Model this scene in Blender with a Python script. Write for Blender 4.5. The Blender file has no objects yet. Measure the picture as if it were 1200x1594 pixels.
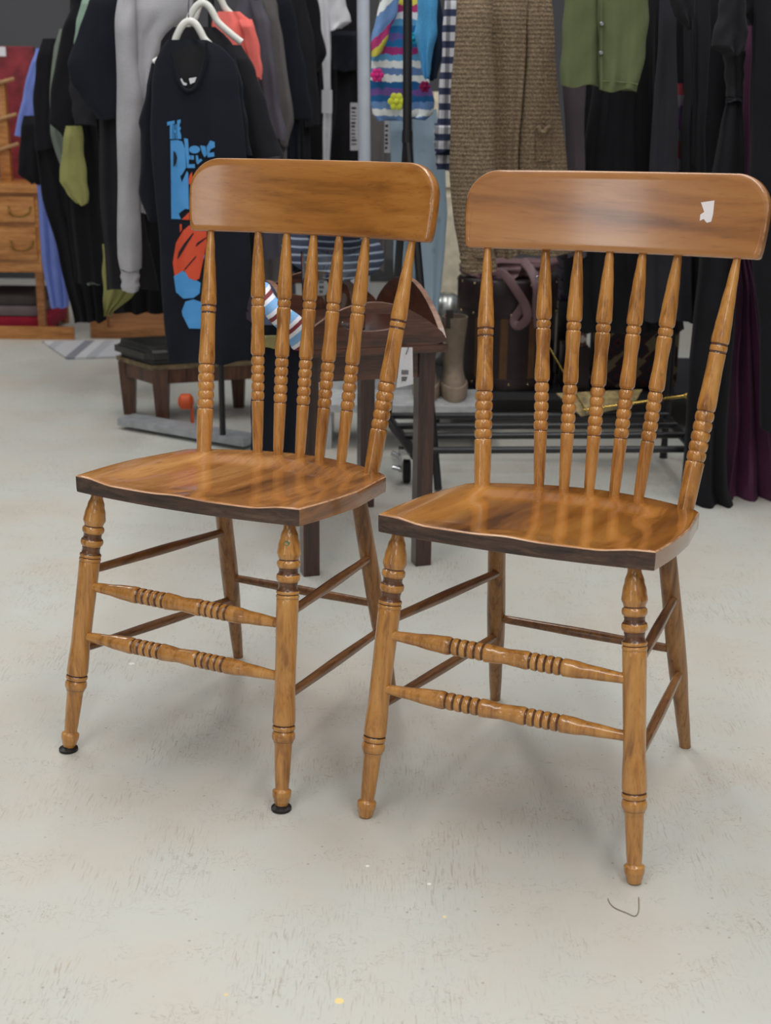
import bpy, bmesh, math, random
from mathutils import Vector, Matrix
from mathutils.bvhtree import BVHTree
random.seed(7)
SC = bpy.context.scene
COL = SC.collection
PI = math.pi

# ------------------------------------------------------------------ camera
FPX, CH_, PITCH, ROLL = 2087.0, 1.005, 0.305, 0.010
FW = Vector((0, math.cos(PITCH), -math.sin(PITCH)))
UP0 = Vector((0, math.sin(PITCH), math.cos(PITCH)))
RT0 = Vector((1, 0, 0))
RT = RT0*math.cos(ROLL) + UP0*math.sin(ROLL)
UP = UP0*math.cos(ROLL) - RT0*math.sin(ROLL)
cd = bpy.data.cameras.new('camera')
cd.sensor_fit = 'HORIZONTAL'; cd.sensor_width = 36.0
cd.lens = FPX*36.0/1200.0
cd.clip_start = 0.05; cd.clip_end = 60
cd.dof.use_dof = True; cd.dof.focus_distance = 2.05; cd.dof.aperture_fstop = 9.0
cam = bpy.data.objects.new('camera', cd); COL.objects.link(cam)
M = Matrix.Identity(4)
for i in range(3):
    M[i][0] = RT[i]; M[i][1] = UP[i]; M[i][2] = -FW[i]
M[2][3] = CH_
cam.matrix_world = M
SC.camera = cam

# ------------------------------------------------------------------ light
w = bpy.data.worlds.new('world'); SC.world = w; w.use_nodes = True
w.node_tree.nodes['Background'].inputs[0].default_value = (0.93, 0.97, 1.0, 1)
w.node_tree.nodes['Background'].inputs[1].default_value = 0.27
def area(name, loc, target, sx, sy, power, col=(1, 1, 1)):
    l = bpy.data.lights.new(name, 'AREA'); l.shape = 'RECTANGLE'; l.size = sx; l.size_y = sy
    l.energy = power; l.color = col
    o = bpy.data.objects.new(name, l); COL.objects.link(o); o.location = loc
    d = Vector(target) - Vector(loc)
    o.rotation_euler = d.to_track_quat('-Z', 'Y').to_euler()
    return o
LC = (1.0, 0.98, 0.945)
area('tube_light', (-0.9, 0.2, 3.1), (-0.9, 0.2, 0), 0.25, 2.6, 32, LC)
area('tube_light', (0.9, 0.4, 3.1), (0.9, 0.4, 0), 0.25, 2.6, 32, LC)
area('tube_light', (-0.5, 3.2, 3.1), (-0.5, 3.2, 0), 0.3, 2.4, 31, LC)
area('tube_light', (1.1, 3.0, 3.1), (1.1, 3.0, 0), 0.3, 2.4, 27, LC)
area('tube_light', (-2.4, 4.6, 3.1), (-2.4, 4.6, 0), 0.3, 2.6, 34, LC)
area('tube_light', (0.1, -2.4, 3.1), (0.1, -2.2, 0.4), 0.28, 2.8, 38, LC)
area('crest_highlight_light', (-3.7, -2.3, 1.8), (0.0, 2.0, 0.7), 0.45, 1.5, 12, (0.93, 0.97, 1.0))  # unseen area light added for pale highlights on crest rails and spindles
vs = SC.view_settings
SC.display_settings.display_device = 'sRGB'
vs.view_transform = 'Standard'; vs.look = 'None'; vs.exposure = 0.0; vs.gamma = 1.0
vs.use_curve_mapping = False

# ------------------------------------------------------------------ helpers
def at(px, py, Y):
    d = FW + RT*((px-600)/FPX) - UP*((py-797)/FPX)
    s = Y/d.y
    return Vector((0, 0, CH_)) + d*s
def floor_at(px, py):
    d = FW + RT*((px-600)/FPX) - UP*((py-797)/FPX)
    return Vector((0, 0, CH_)) + d*(CH_/-d.z)
def lin(c):
    c = c/255.0
    return c/12.92 if c <= .04045 else ((c+.055)/1.055)**2.4
def rgb(r, g, b): return (lin(r), lin(g), lin(b), 1)

class NT:
    def __init__(s, name):
        m = bpy.data.materials.new(name); m.use_nodes = True
        s.m = m; s.t = m.node_tree; s.b = s.t.nodes['Principled BSDF']
    def n(s, typ, **kw):
        x = s.t.nodes.new(typ)
        for k, v in kw.items():
            if k.startswith('i_'):
                key = k[2:]; key = int(key) if key.isdigit() else key.replace('_', ' ')
                x.inputs[key].default_value = v
            else: setattr(x, k, v)
        return x
    def l(s, a, b): s.t.links.new(a, b)
    def ramp(s, fac, stops, interp='LINEAR'):
        r = s.n('ShaderNodeValToRGB'); r.color_ramp.interpolation = interp
        e = r.color_ramp.elements
        while len(e) < len(stops): e.new(.5)
        for q, (p, c) in zip(e, stops): q.position = p; q.color = c
        s.l(fac, r.inputs[0]); return r
    def mix(s, fac, a, b, blend='MIX'):
        x = s.n('ShaderNodeMix', data_type='RGBA', blend_type=blend)
        for i, v in ((0, fac), (6, a), (7, b)):
            if hasattr(v, 'links'): s.l(v, x.inputs[i])
            else: x.inputs[i].default_value = v
        return x.outputs[2]
    def math(s, op, a, b=None):
        x = s.n('ShaderNodeMath', operation=op)
        for i, v in ((0, a), (1, b)):
            if v is None: continue
            if hasattr(v, 'links'): s.l(v, x.inputs[i])
            else: x.inputs[i].default_value = v
        return x.outputs[0]
    def coords(s, scale=(1, 1, 1), kind='Object', rot=(0, 0, 0)):
        c = s.n('ShaderNodeTexCoord'); mp = s.n('ShaderNodeMapping')
        mp.inputs['Scale'].default_value = scale; mp.inputs['Rotation'].default_value = rot
        s.l(c.outputs[kind], mp.inputs[0]); return mp.outputs[0]
    def bump(s, h, strength=.3, dist=.001):
        b = s.n('ShaderNodeBump'); b.inputs['Strength'].default_value = strength; b.inputs['Distance'].default_value = dist
        s.l(h, b.inputs['Height']); s.l(b.outputs[0], s.b.inputs['Normal'])
    def set(s, **kw):
        for k, v in kw.items(): s.b.inputs[k.replace('_', ' ')].default_value = v

def plain(name, c, rough=.6, metal=0, var=.08, nscale=30, bump=0, coat=0):
    t = NT(name); v = t.coords()
    n = t.n('ShaderNodeTexNoise', i_Scale=nscale, i_Detail=3.0); t.l(v, n.inputs['Vector'])
    lo = tuple(x*(1-var*2) for x in c[:3])+(1,); hi = tuple(min(1, x*(1+var*2)) for x in c[:3])+(1,)
    r = t.ramp(n.outputs[0], [(.3, lo), (.7, hi)])
    t.l(r.outputs[0], t.b.inputs['Base Color']); t.set(Roughness=rough, Metallic=metal)
    if coat: t.b.inputs['Coat Weight'].default_value = coat
    if bump: t.bump(n.outputs[0], bump)
    return t.m
def cloth(name, c, bump=.25, weave=900, var=.12, rough=.92):
    t = NT(name); v = t.coords()
    n = t.n('ShaderNodeTexNoise', i_Scale=9.0, i_Detail=4.0); t.l(v, n.inputs['Vector'])
    n2 = t.n('ShaderNodeTexNoise', i_Scale=float(weave), i_Detail=2.0); t.l(v, n2.inputs['Vector'])
    lo = tuple(x*(1-var*2) for x in c[:3])+(1,); hi = tuple(min(1, x*(1+var*2)) for x in c[:3])+(1,)
    r = t.ramp(n.outputs[0], [(.3, lo), (.7, hi)])
    col = t.mix(.35, r.outputs[0], t.ramp(n2.outputs[0], [(.35, lo), (.65, hi)]).outputs[0])
    t.l(col, t.b.inputs['Base Color']); t.set(Roughness=rough)
    t.b.inputs['Sheen Weight'].default_value = .03; t.b.inputs['Specular IOR Level'].default_value = .2
    t.bump(n2.outputs[0], bump, .002); return t.m
def wood(name, stops, axis='z', grain=1.0, rough=.33, coat=.45, blot=.35, seed=0.0, streak=.5):
    """stops: three colours dark/mid/light"""
    t = NT(name)
    sc = {'x': (6, 60, 60), 'y': (60, 5, 60), 'z': (60, 60, 5)}[axis]
    sc = tuple(k*grain for k in sc)
    v = t.coords(sc)
    n = t.n('ShaderNodeTexNoise', i_Scale=1.6, i_Detail=6.0, i_Roughness=.62, i_Distortion=.6); t.l(v, n.inputs['Vector'])
    v2 = t.coords(tuple(k*.16 for k in sc))
    v2n = t.n('ShaderNodeTexNoise', i_Scale=2.2, i_Detail=3.0, i_Distortion=1.2); t.l(v2, v2n.inputs['Vector'])
    f = t.mix(blot, n.outputs[0], v2n.outputs[0])
    r = t.ramp(f, [(.36, stops[0]), (.5, stops[1]), (.66, stops[2])])
    v3 = t.coords(tuple(k*4 for k in sc))
    n3 = t.n('ShaderNodeTexNoise', i_Scale=2.0, i_Detail=2.0); t.l(v3, n3.inputs['Vector'])
    pores = t.ramp(n3.outputs[0], [(.30, (0.25, .2, .16, 1)), (.42, (1, 1, 1, 1))])
    col = t.mix(streak, r.outputs[0], pores.outputs[0], 'MULTIPLY')
    t.l(col, t.b.inputs['Base Color']); t.set(Roughness=rough)
    t.b.inputs['Coat Weight'].default_value = coat; t.b.inputs['Coat Roughness'].default_value = .1
    t.bump(n.outputs[0], .12, .0015); return t.m

# ---- object bookkeeping
ROOTM = {}
def tag(o, label=None, cat=None, group=None, kind=None):
    if label: o['label'] = label
    if cat: o['category'] = cat
    if group: o['group'] = group
    if kind: o['kind'] = kind
    return o
def thing(name, label, cat, loc=(0, 0, 0), rotz=0, group=None):
    o = bpy.data.objects.new(name, None); COL.objects.link(o)
    o.location = loc; o.rotation_euler = (0, 0, rotz); o.empty_display_size = .05
    ROOTM[o.name] = Matrix.Translation(Vector(loc)) @ Matrix.Rotation(rotz, 4, 'Z')
    tag(o, label, cat, group); return o
def obj(name, bm, mats, parent=None, smooth=True, local=False):
    """bm in world coordinates (or root-local if local)"""
    if not isinstance(mats, (list, tuple)): mats = [mats]
    me = bpy.data.meshes.new(name)
    bmesh.ops.recalc_face_normals(bm, faces=bm.faces)
    if parent is not None:
        rm = ROOTM[parent.name]
        if not local: bmesh.ops.transform(bm, matrix=rm.inverted(), verts=bm.verts)
    if smooth:
        for f in bm.faces: f.smooth = True
    bm.to_mesh(me); bm.free()
    for m in mats: me.materials.append(m)
    if smooth:
        try: me.set_sharp_from_angle(angle=math.radians(42))
        except Exception: pass
    o = bpy.data.objects.new(name, me); COL.objects.link(o)
    if parent is not None:
        o.parent = parent; ROOTM[o.name] = rm
    else: ROOTM[o.name] = Matrix.Identity(4)
    return o
def recenter(o):
    """give a single-mesh thing an origin at its base"""
    me = o.data
    xs = [v.co for v in me.vertices]
    c = Vector((sum(v.x for v in xs)/len(xs), sum(v.y for v in xs)/len(xs), min(v.z for v in xs)))
    me.transform(Matrix.Translation(-c)); o.location = c
    ROOTM[o.name] = Matrix.Translation(c)
    return o
def single(name, bm, mats, label, cat, group=None, smooth=True):
    return tag(recenter(obj(name, bm, mats, None, smooth)), label, cat, group)
def box(bm, lo, hi, bev=0, M=None):
    r = bmesh.ops.create_cube(bm, size=1)
    lo = Vector(lo); hi = Vector(hi)
    for v in r['verts']:
        v.co = Vector(((lo.x+hi.x)/2+v.co.x*(hi.x-lo.x), (lo.y+hi.y)/2+v.co.y*(hi.y-lo.y), (lo.z+hi.z)/2+v.co.z*(hi.z-lo.z)))
    vs_ = r['verts']
    if bev:
        es = list({e for v in vs_ for e in v.link_edges})
        rr = bmesh.ops.bevel(bm, geom=es, offset=bev, segments=2, affect='EDGES', profile=.7)
        vs_ = rr['verts']
    if M is not None: bmesh.ops.transform(bm, matrix=M, verts=list({v for v in vs_}))
    return bm
def frame(a, b):
    d = (Vector(b)-Vector(a)).normalized()
    return Matrix.Translation(Vector(a)) @ d.to_track_quat('Z', 'Y').to_matrix().to_4x4()
def lathe(bm, a, b, prof, n=28, cap=True, matf=None):
    """prof: list of (t, r) with t along a->b (0..1) and r in metres"""
    a = Vector(a); b = Vector(b); L = (b-a).length; F = frame(a, b)
    rings = []
    for t, r in prof:
        rings.append([bm.verts.new(F @ Vector((r*math.cos(2*PI*k/n), r*math.sin(2*PI*k/n), t*L))) for k in range(n)])
    for i in range(len(rings)-1):
        for k in range(n):
            f = bm.faces.new((rings[i][k], rings[i][(k+1) % n], rings[i+1][(k+1) % n], rings[i+1][k]))
            if matf: f.material_index = matf((prof[i][0]+prof[i+1][0])/2, (prof[i][1]+prof[i+1][1])/2)
    if cap:
        bm.faces.new(rings[0][::-1]); bm.faces.new(rings[-1])
    return bm
def catmull(pts, n):
    pts = [Vector(p) for p in pts]; out = []
    P = [pts[0]*2-pts[1]] + pts + [pts[-1]*2-pts[-2]]
    for i in range(1, len(P)-2):
        for k in range(n):
            t = k/n
            out.append(.5*((2*P[i])+(-P[i-1]+P[i+1])*t+(2*P[i-1]-5*P[i]+4*P[i+1]-P[i+2])*t*t+(-P[i-1]+3*P[i]-3*P[i+1]+P[i+2])*t**3))
    out.append(pts[-1]); return out
def pipe(bm, pts, r, n=10, smooth=0, flat=1.0, updir=None):
    """tube along a path; flat squeezes the section along the second normal"""
    if smooth: pts = catmull(pts, smooth)
    pts = [Vector(p) for p in pts]; rings = []
    ref = Vector(updir) if updir else Vector((0, 0, 1))
    for i, p in enumerate(pts):
        d = (pts[min(i+1, len(pts)-1)]-pts[max(i-1, 0)]).normalized()
        x = d.cross(ref)
        if x.length < 1e-3: x = d.cross(Vector((1, 0, 0)))
        x.normalize(); y = x.cross(d).normalized()
        rr = r[i] if isinstance(r, list) else r
        rings.append([bm.verts.new(p + x*rr*math.cos(2*PI*k/n) + y*rr*flat*math.sin(2*PI*k/n)) for k in range(n)])
    for i in range(len(rings)-1):
        for k in range(n):
            bm.faces.new((rings[i][k], rings[i][(k+1) % n], rings[i+1][(k+1) % n], rings[i+1][k]))
    bm.faces.new(rings[0][::-1]); bm.faces.new(rings[-1]); return bm

# ------------------------------------------------------------------ the setting
def floor_mat():
    t = NT('painted_concrete'); v = t.coords((1, 1, 1))
    n = t.n('ShaderNodeTexNoise', i_Scale=2.6, i_Detail=8.0, i_Roughness=.68); t.l(v, n.inputs['Vector'])
    base = t.ramp(n.outputs[0], [(.3, rgb(197, 190, 178)), (.45, rgb(200, 196, 187)), (.56, rgb(197, 198, 191)), (.72, rgb(201, 203, 197))])
    # fine worn scratches, in patches, following the trowel direction
    def scratch(sx, sy, rz):
        v1 = t.coords((sx, sy, 1), rot=(0, 0, rz))
        s1 = t.n('ShaderNodeTexNoise', i_Scale=1.0, i_Detail=4.0, i_Roughness=.65, i_Distortion=.5); t.l(v1, s1.inputs['Vector'])
        return t.ramp(s1.outputs[0], [(.55, (0, 0, 0, 1)), (.62, (1, 1, 1, 1))]).outputs[0]
    ori = t.n('ShaderNodeTexNoise', i_Scale=1.7, i_Detail=1.0); t.l(v, ori.inputs['Vector'])
    om = t.ramp(ori.outputs[0], [(.46, (0, 0, 0, 1)), (.52, (1, 1, 1, 1))])
    m1v = t.mix(om.outputs[0], scratch(360, 30, .22), scratch(330, 26, -.62))
    p = t.n('ShaderNodeTexNoise', i_Scale=5.0, i_Detail=5.0, i_Roughness=.65); t.l(v, p.inputs['Vector'])
    pm = t.ramp(p.outputs[0], [(.47, (0, 0, 0, 1)), (.60, (1, 1, 1, 1))])
    scr = t.math('MULTIPLY', m1v, pm.outputs[0])
    c1 = t.mix(t.math('MULTIPLY', scr, .42), base.outputs[0], rgb(150, 132, 112))
    # curly fine cracks
    v2 = t.n('ShaderNodeTexNoise', i_Scale=38.0, i_Detail=4.0, i_Distortion=1.6); t.l(v, v2.inputs['Vector'])
    cr = t.ramp(v2.outputs[0], [(.487, (0, 0, 0, 1)), (.5, (1, 1, 1, 1)), (.513, (0, 0, 0, 1))])
    p2 = t.n('ShaderNodeTexNoise', i_Scale=9.0, i_Detail=3.0); t.l(t.coords((1, 1.7, 1)), p2.inputs['Vector'])
    pm2 = t.ramp(p2.outputs[0], [(.46, (0, 0, 0, 1)), (.60, (1, 1, 1, 1))])
    f2 = t.math('MULTIPLY', t.math('MULTIPLY', cr.outputs[0], pm2.outputs[0]), .5)
    c2 = t.mix(f2, c1, rgb(140, 125, 108))
    # small chips and specks
    vo = t.n('ShaderNodeTexVoronoi', i_Scale=34.0); t.l(v, vo.inputs['Vector'])
    sp = t.ramp(vo.outputs['Distance'], [(.05, (1, 1, 1, 1)), (.075, (0, 0, 0, 1))])
    c3 = t.mix(t.math('MULTIPLY', sp.outputs[0], .5), c2, rgb(128, 120, 108))
    for (px, py, rad, colr) in ((528, 1558, .006, rgb(238, 214, 150)), (352, 1548, .003, rgb(225, 205, 160)), (668, 1376, .003, rgb(240, 240, 235)),
                                (572, 1348, .003, rgb(240, 236, 225)), (692, 1427, .003, rgb(232, 215, 170)), (205, 1033, .006, rgb(228, 228, 224))):
        fp = floor_at(px, py)
        d = t.n('ShaderNodeVectorMath', operation='DISTANCE'); d.inputs[1].default_value = fp; t.l(v, d.inputs[0])
        k = t.ramp(t.math('DIVIDE', d.outputs['Value'], rad), [(.8, (1, 1, 1, 1)), (1.0, (0, 0, 0, 1))])
        c3 = t.mix(k.outputs[0], c3, colr)
    t.l(c3, t.b.inputs['Base Color'])
    rr = t.ramp(n.outputs[0], [(.3, (.42, .42, .42, 1)), (.7, (.58, .58, .58, 1))]); t.l(rr.outputs[0], t.b.inputs['Roughness'])
    t.b.inputs['Specular IOR Level'].default_value = .4
    hb = t.math('ADD', t.math('MULTIPLY', scr, -1.0), t.math('MULTIPLY', n.outputs[0], .6))
    t.bump(hb, .12, .002); return t.m
bm = bmesh.new(); box(bm, (-6, -3.5, -.1), (6, 7.5, 0)); fl = tag(obj('floor', bm, floor_mat(), smooth=False), kind='structure')
WALLM = plain('grey_wall_paint', rgb(92, 92, 96), .8, var=.03, nscale=3)
for nm, lo, hi in (('wall_back', (-6, 7.4, 0), (6, 7.5, 3.3)), ('wall_left', (-6.1, -3.5, 0), (-6, 7.5, 3.3)), ('wall_right', (6, -3.5, 0), (6.1, 7.5, 3.3))):
    bm = bmesh.new(); box(bm, lo, hi); tag(obj(nm, bm, WALLM, smooth=False), kind='structure')
bm = bmesh.new(); box(bm, (-6, 7.385, 0), (6, 7.4, .12)); tag(obj('baseboard_back', bm, plain('baseboard_paint', rgb(60, 60, 62)), smooth=False), kind='structure')

# ------------------------------------------------------------------ the two chairs
# measured joints of the two chairs, in metres; pairs are the left and the right one
KEYS = ['ff', 'bf', 'ft', 'bt', 'fc', 'n', 'b', 's0', 's1', 's2', 's3', 't0', 't1', 't2', 't3', 'front_upper', 'front_lower', 'side_upper_front', 'side_upper_back', 'side_lower_front', 'side_lower_back', 'back_bar']
JOINTS_A = [
    (-0.4992, 1.9155, 0.0), (-0.1479, 1.739, 0.0),
    (-0.2702, 2.2898, 0.0), (0.0141, 2.1388, 0.0),
    (-0.4412, 1.9693, 0.4173), (-0.136, 1.8183, 0.4206),
    (-0.2814, 2.1761, 0.3907), (-0.0468, 2.0722, 0.3932),
    (-0.4709, 1.9568, 0.443), (-0.1204, 1.7853, 0.4468),
    (-0.4104, 2.1056, 0.4289), (-0.0397, 1.9243, 0.4329),
    (-0.3493, 2.1981, 0.4194), (-0.0041, 2.0292, 0.4232),
    (-0.3097, 2.2047, 0.4177), (-0.0231, 2.0645, 0.4208),
    (-0.2189, 2.2106, 0.4146), (-0.0741, 2.1397, 0.4161),
    (-0.1827, 2.1919, 0.415), (-0.1111, 2.1569, 0.4158),
    (-0.145, 2.1783, 0.415), (-0.145, 2.1783, 0.415),
    (-0.2989, 2.2985, 0.7769), (0.0381, 2.1337, 0.7806),
    (-0.2166, 2.2696, 0.7778), (-0.0353, 2.1809, 0.7797),
    (-0.1675, 2.2526, 0.7783), (-0.0788, 2.2092, 0.7792),
    (-0.1219, 2.2334, 0.7788), (-0.1219, 2.2334, 0.7788),
    (-0.4598, 1.9487, 0.2668), (-0.1378, 1.7891, 0.2699),
    (-0.4716, 1.9388, 0.1874), (-0.1406, 1.7749, 0.1936),
    (-0.4563, 1.9518, 0.2911), (-0.1372, 1.7922, 0.2866),
    (-0.2755, 2.2101, 0.2715), (-0.025, 2.0924, 0.267),
    (-0.4748, 1.9361, 0.1656), (-0.1417, 1.7697, 0.1657),
    (-0.2727, 2.2519, 0.1291), (-0.0048, 2.1164, 0.1292),
    (-0.2736, 2.2382, 0.1757), (-0.0121, 2.1078, 0.1785)]
JOINTS_B = [
    (-0.0248, 1.7214, 0.0), (0.3366, 1.5577, 0.0),
    (0.1934, 2.1195, 0.0), (0.4869, 1.9497, 0.0),
    (0.019, 1.7905, 0.4178), (0.3243, 1.6434, 0.4242),
    (0.1732, 1.9859, 0.3882), (0.4141, 1.8935, 0.3928),
    (-0.0099, 1.775, 0.4439), (0.3428, 1.6049, 0.4513),
    (0.0628, 1.9328, 0.4262), (0.4216, 1.7597, 0.4337),
    (0.1184, 2.0185, 0.4161), (0.4543, 1.8565, 0.4232),
    (0.1518, 2.0298, 0.4141), (0.4425, 1.8895, 0.4202),
    (0.2415, 2.0289, 0.4118), (0.3861, 1.9592, 0.4148),
    (0.2793, 2.0157, 0.4121), (0.3522, 1.9806, 0.4136),
    (0.3161, 1.9988, 0.4128), (0.3161, 1.9988, 0.4128),
    (0.1558, 2.1283, 0.7716), (0.5048, 1.9599, 0.7789),
    (0.2442, 2.1036, 0.7731), (0.4305, 2.0137, 0.777),
    (0.2915, 2.0792, 0.7741), (0.3819, 2.0356, 0.776),
    (0.3359, 2.0556, 0.7751), (0.3359, 2.0556, 0.7751),
    (0.0064, 1.7604, 0.2686), (0.3318, 1.6077, 0.2706),
    (-0.0027, 1.7491, 0.1908), (0.3331, 1.5937, 0.1949),
    (0.0088, 1.7635, 0.2901), (0.3314, 1.6117, 0.2924),
    (0.1826, 2.0222, 0.2691), (0.4395, 1.9053, 0.2714),
    (-0.0058, 1.7452, 0.1642), (0.3337, 1.588, 0.1638),
    (0.1878, 2.0689, 0.14), (0.4625, 1.9269, 0.1396),
    (0.1863, 2.0556, 0.1768), (0.4553, 1.9201, 0.1809)]
def joints(lst, pose):
    D = {'pose': pose}
    for i, k in enumerate(KEYS):
        D[k+'L'] = lst[2*i]; D[k+'R'] = lst[2*i+1]
    return D
CH = {'A': joints(JOINTS_A, (-0.2037, 2.0491, -0.455)), 'B': joints(JOINTS_B, (0.2584, 1.8612, -0.4495))}
W_FRAME = wood('honey_varnished_turning', [rgb(138, 88, 38), rgb(190, 132, 64), rgb(206, 152, 84)], 'z', grain=.8, rough=.28, coat=.6, blot=.35, streak=.3)
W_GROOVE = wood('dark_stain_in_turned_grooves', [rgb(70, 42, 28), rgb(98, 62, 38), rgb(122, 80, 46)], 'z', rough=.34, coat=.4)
W_CREST_A = wood('amber_varnished_crest', [rgb(126, 78, 32), rgb(164, 106, 44), rgb(182, 124, 58)], 'x', grain=.7, rough=.28, coat=.5, blot=.6, streak=.22)
W_CREST_B = wood('walnut_toned_varnished_crest', [rgb(120, 76, 40), rgb(166, 110, 58), rgb(184, 130, 74)], 'x', grain=.35, rough=.24, coat=.6, blot=.6, streak=.2)
W_SEAT_A = wood('worn_amber_seat', [rgb(104, 64, 32), rgb(168, 110, 54), rgb(198, 144, 84)], 'y', grain=.5, rough=.26, coat=.5, blot=.6, streak=.3)
W_SEAT_B = wood('worn_orange_brown_seat', [rgb(92, 54, 26), rgb(162, 102, 42), rgb(188, 130, 62)], 'y', grain=.4, rough=.2, coat=.65, blot=.65, streak=.2)
W_EDGE = wood('blackened_seat_edge', [rgb(40, 28, 22), rgb(74, 52, 40), rgb(108, 82, 64)], 'x', grain=1.2, rough=.5, coat=.15, streak=.6)
W_WORN = wood('worn_pale_edge_wood', [rgb(140, 96, 62), rgb(190, 142, 104), rgb(212, 172, 138)], 'x', grain=2.0, rough=.4, coat=.2, blot=.6, streak=.3)
W_PLAIN = wood('brown_stretcher_wood', [rgb(88, 56, 32), rgb(128, 86, 50), rgb(156, 110, 66)], 'y', rough=.34, coat=.35, streak=.6)
W_BACKLEG = wood('brown_back_leg_wood', [rgb(100, 66, 34), rgb(150, 104, 56), rgb(174, 128, 76)], 'z', rough=.36, coat=.35, streak=.5)
GLIDE = plain('black_glide', rgb(38, 36, 36), .4, metal=.3)
STICK = plain('torn_white_paper', rgb(232, 226, 226), .8, var=.02)
GREENP = plain('green_paint_smudge', rgb(84, 112, 84), .7)

def rings(t0, t1, k, rg, r):
    """k turned beads between t0 and t1"""
    out = []; d = (t1-t0)/k
    for i in range(k):
        a = t0+i*d
        out.append((a, rg))
        for j in range(1, 6):
            u = j/6
            out.append((a+d*u, rg+(r-rg)*math.sqrt(max(0, math.sin(PI*u)))))
    out.append((t1, rg)); return out
def smooth_seg(pts, n=5):
    out = []
    for i in range(len(pts)-1):
        (a, ra), (b, rb) = pts[i], pts[i+1]
        for k in range(n):
            u = k/n; s = u*u*(3-2*u); out.append((a+(b-a)*u, ra+(rb-ra)*s))
    out.append(pts[-1]); return out
mm = .001
LEG = (smooth_seg([(-.03, .0085), (.03, .0092), (.06, .0130), (.092, .0160), (.117, .0173)], 5) + smooth_seg([(.117, .0173), (.135, .0145), (.139, .0138)], 3)
       + rings(.140, .166, 1, .0142, .0170) + smooth_seg([(.167, .0142), (.176, .0136), (.183, .0142)], 3) + rings(.184, .214, 1, .0142, .0174)
       + smooth_seg([(.216, .0142), (.228, .0134), (.240, .0142)], 3) + rings(.242, .257, 1, .0148, .0168) + rings(.258, .271, 1, .0155, .0168)
       + smooth_seg([(.274, .0162), (.385, .0158), (.52, .0152), (.585, .0150), (.66, .0163), (.70, .0167), (.709, .0160)], 6)
       + rings(.712, .732, 1, .0145, .0170) + rings(.734, .768, 1, .0148, .0171) + smooth_seg([(.770, .0145), (.786, .0126), (.82, .0122), (.90, .0110), (.936, .0100)], 4)
       + smooth_seg([(.938, .0100), (.947, .0140), (.962, .0140), (.98, .0118), (.998, .0095)], 4))
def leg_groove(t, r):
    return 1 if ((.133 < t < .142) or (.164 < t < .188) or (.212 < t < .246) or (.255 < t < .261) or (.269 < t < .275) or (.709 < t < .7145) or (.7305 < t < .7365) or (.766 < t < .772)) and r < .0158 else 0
BACKLEG = smooth_seg([(-.02, .0125), (.25, .0142), (.5, .0152), (.62, .0148), (.85, .0112), (1.0, .0092)], 6)
THIN = (smooth_seg([(-.03, .0050), (0, .0054), (.035, .0070), (.133, .0098), (.222, .0117), (.278, .0124), (.289, .0118), (.296, .0098)], 5)
        + rings(.297, .330, 1, .0094, .0114) + smooth_seg([(.331, .0098), (.338, .0114), (.36, .0116), (.42, .0104), (.46, .0108), (.52, .0121), (.545, .0119), (.556, .0098)], 4)
        + rings(.560, .760, 5, .0090, .0114) + smooth_seg([(.762, .0095), (.768, .0103), (.861, .0096), (.964, .0087), (1.0, .0078), (1.04, .0075)], 4))
OUTER = (smooth_seg([(-.03, .0048), (0, .0054), (.095, .0078), (.185, .0102), (.275, .0124), (.325, .0133), (.334, .0130), (.340, .0118)], 5)
         + rings(.342, .373, 1, .0116, .0128) + smooth_seg([(.375, .0119), (.380, .0123), (.433, .0122), (.501, .0128), (.585, .0139), (.600, .0134), (.607, .0118)], 4)
         + rings(.609, .807, 5, .0116, .0140) + smooth_seg([(.809, .0120), (.815, .0138), (.922, .0131), (1.0, .0125), (1.04, .0125)], 4))
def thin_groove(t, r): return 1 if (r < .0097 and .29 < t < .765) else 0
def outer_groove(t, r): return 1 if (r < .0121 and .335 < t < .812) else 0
STR = (smooth_seg([(-.02, .0066), (.03, .0070), (.10, .0085), (.20, .0118), (.252, .0130), (.262, .0126), (.270, .0110)], 4) + rings(.272, .402, 4, .0103, .0125)
       + smooth_seg([(.404, .0108), (.411, .0131), (.45, .0122), (.493, .0108), (.535, .0118), (.575, .0129), (.583, .0122), (.590, .0106)], 4)
       + rings(.592, .712, 4, .0103, .0125) + smooth_seg([(.714, .0108), (.722, .0124), (.76, .0120), (.825, .0096), (.96, .0070), (1.02, .0066)], 4))
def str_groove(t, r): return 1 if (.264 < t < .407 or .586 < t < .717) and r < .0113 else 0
SIDE = smooth_seg([(-.01, .0062), (.1, .0068), (.5, .0080), (.9, .0068), (1.01, .0062)], 5)

def lsq_plane(pts):
    import numpy as np
    A = np.array([[1, p[0], p[1]] for p in pts]); z = np.array([p[2] for p in pts])
    return [float(q) for q in np.linalg.lstsq(A, z, rcond=None)[0]]
def sstep(a, b, x):
    u = max(0, min(1, (x-a)/(b-a))); return u*u*(3-2*u)

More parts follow.
